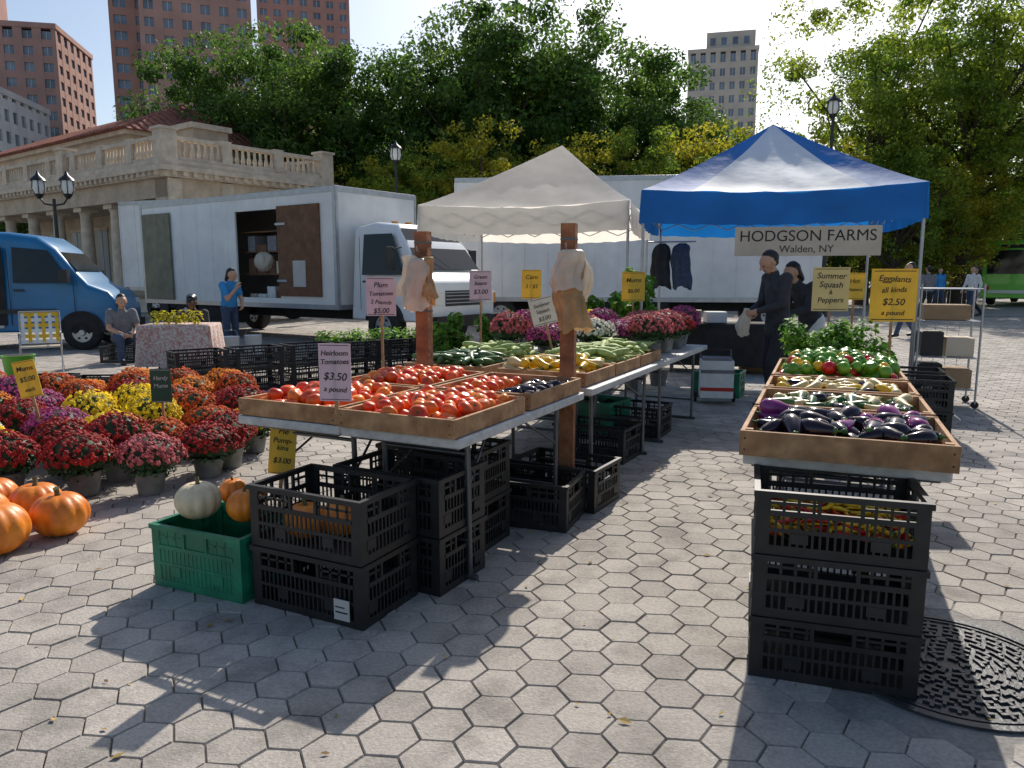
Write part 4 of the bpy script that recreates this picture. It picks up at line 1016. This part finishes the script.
for i in range(2): bagroll(b,(i*.3,0,.34),.13,.06,.66,m_jean if i else m_pant,8+i,[(0,.35),(.08,.9),(.3,1),(1,.95)])
b.tube([(-.2,0,.36),(.5,0,.36)],.012,m_steel,6); b.finish('hanging_jackets',(2.25,11.45,1.58),-rad(15))
b=MB(); b.tube([(0,0,0),(0,0,.38),(0,0,.40)],[.15,.19,.205],m_limep,24); b.tube([(0,0,.402),(0,0,.403)],.17,m_dark,24)
b.finish('green_bucket',(-6.55,9.9,0))
b=MB(); b.part('frame')
for s_ in (-.26,.26):
    b.tube([(.28,s_,.0),(-.05,s_,.42),(-.25,s_,.9)],.012,m_steel,6); b.tube([(-.25,s_,0),(.25,s_,.40),(.25,s_,.6),(-.12,s_,.6)],.012,m_steel,6)
b.tube([(-.25,-.26,.9),(-.25,.26,.9)],.012,m_steel,6); b.tube([(.25,-.26,.4),(.25,.26,.4)],.012,m_steel,6)
b.part('webbing')
for k in range(6):
    t=k/5; x0,z0=-.07-.17*t,.46+.40*t; b.box((x0,0,z0),(.006,.52,.055),m_yel if k%2 else m_white,R=Euler((0,-.4,0)).to_matrix())
    b.box((-.02+.25*t,0,.41),(.035,.52,.006),m_yel if k%2 else m_white)
for k in range(6): y=-.22+k*.088; b.box((-.155,y,.66),(.008,.045,.46),m_yel if k%2 else m_white,R=Euler((0,-.4,0)).to_matrix())
b.finish('lawn_chair',(-7.05,11.2,0),rad(-60))
for i,(x,y) in enumerate([(-4.7,13.6),(-5.0,13.3)]):
    b=MB(); b.tube([(0,0,0),(0,0,.36),(0,0,.37)],[.13,.15,.16],m_white,20); b.tube([(-.15,0,.36),(-.1,0,.48),(.1,0,.48),(.15,0,.36)],.004,m_steel,5); b.finish('white_bucket',(x,y,0))
b=MB(); b.part('rack')
for x in (0,.6):
    for y in (0,.45): b.tube([(x,y,0.05),(x,y,1.35)],.012,m_steel,6); b.tube([(x,y-.01,.04),(x,y+.01,.04)],.04,m_rubber,10)
for z in (.2,.55,.95,1.3):
    for k in range(8): b.tube([(0,.45*k/7,z),(.6,.45*k/7,z)],.004,m_steel,4)
    for y in (0,.45): b.tube([(0,y,z),(.6,y,z)],.008,m_steel,5)
for k in range(6): b.tube([(.6*k/5,.46,.2),(.6*k/5,.46,1.3)],.003,m_steel,4)
b.part('contents')
for x,z,w,h,m in ((.03,.215,.24,.25,m_dark),(.3,.215,.26,.2,m_card),(.04,.565,.22,.26,m_blackp),(.29,.565,.27,.2,m_signc),(.05,.965,.45,.16,m_card)): b.b2(x,x+w,.05,.4,z,z+h,m)
b.finish('wire_shelf_cart',(4.5,8.3,0),-rad(20))
for i,(x,y,z) in enumerate([(3.25,6.6,0),(3.25,6.6,HB),(3.5,7.2,0),(3.5,7.2,HB)]): crate(cr_b,(x,y),RA,z)
# ------------------------------------------------------------ light, sky, camera
w=bpy.data.worlds.new('World'); S.world=w; w.use_nodes=True; nt=w.node_tree
bg=nt.nodes['Background']; sk=nt.nodes.new('ShaderNodeTexSky'); sk.sky_type='NISHITA'; sk.sun_disc=False
EL=39; AZ=17
sk.sun_elevation=rad(EL); sk.sun_rotation=rad(AZ); sk.air_density=1.0; sk.dust_density=1.6; sk.ozone_density=1.0
nt.links.new(sk.outputs[0],bg.inputs[0]); bg.inputs[1].default_value=.135
L=bpy.data.lights.new('sun','SUN'); L.energy=5.0; L.angle=rad(.5); L.color=(1,.935,.84)
so=bpy.data.objects.new('sun',L); S.collection.objects.link(so)
d=Vector((math.sin(rad(AZ))*math.cos(rad(EL)),math.cos(rad(AZ))*math.cos(rad(EL)),math.sin(rad(EL))))
so.rotation_euler=(-d).to_track_quat('-Z','Y').to_euler(); so.location=(0,0,30)
cam=bpy.data.cameras.new('camera'); co=bpy.data.objects.new('camera',cam); S.collection.objects.link(co)
co.location=(0,0,1.45); co.rotation_euler=(rad(90-8.27),0,0); cam.sensor_width=36; cam.lens=26.37; cam.clip_end=3000; cam.clip_start=.05
S.camera=co
S.view_settings.view_transform='Standard'; S.view_settings.look='None'; S.view_settings.exposure=0; S.view_settings.gamma=1
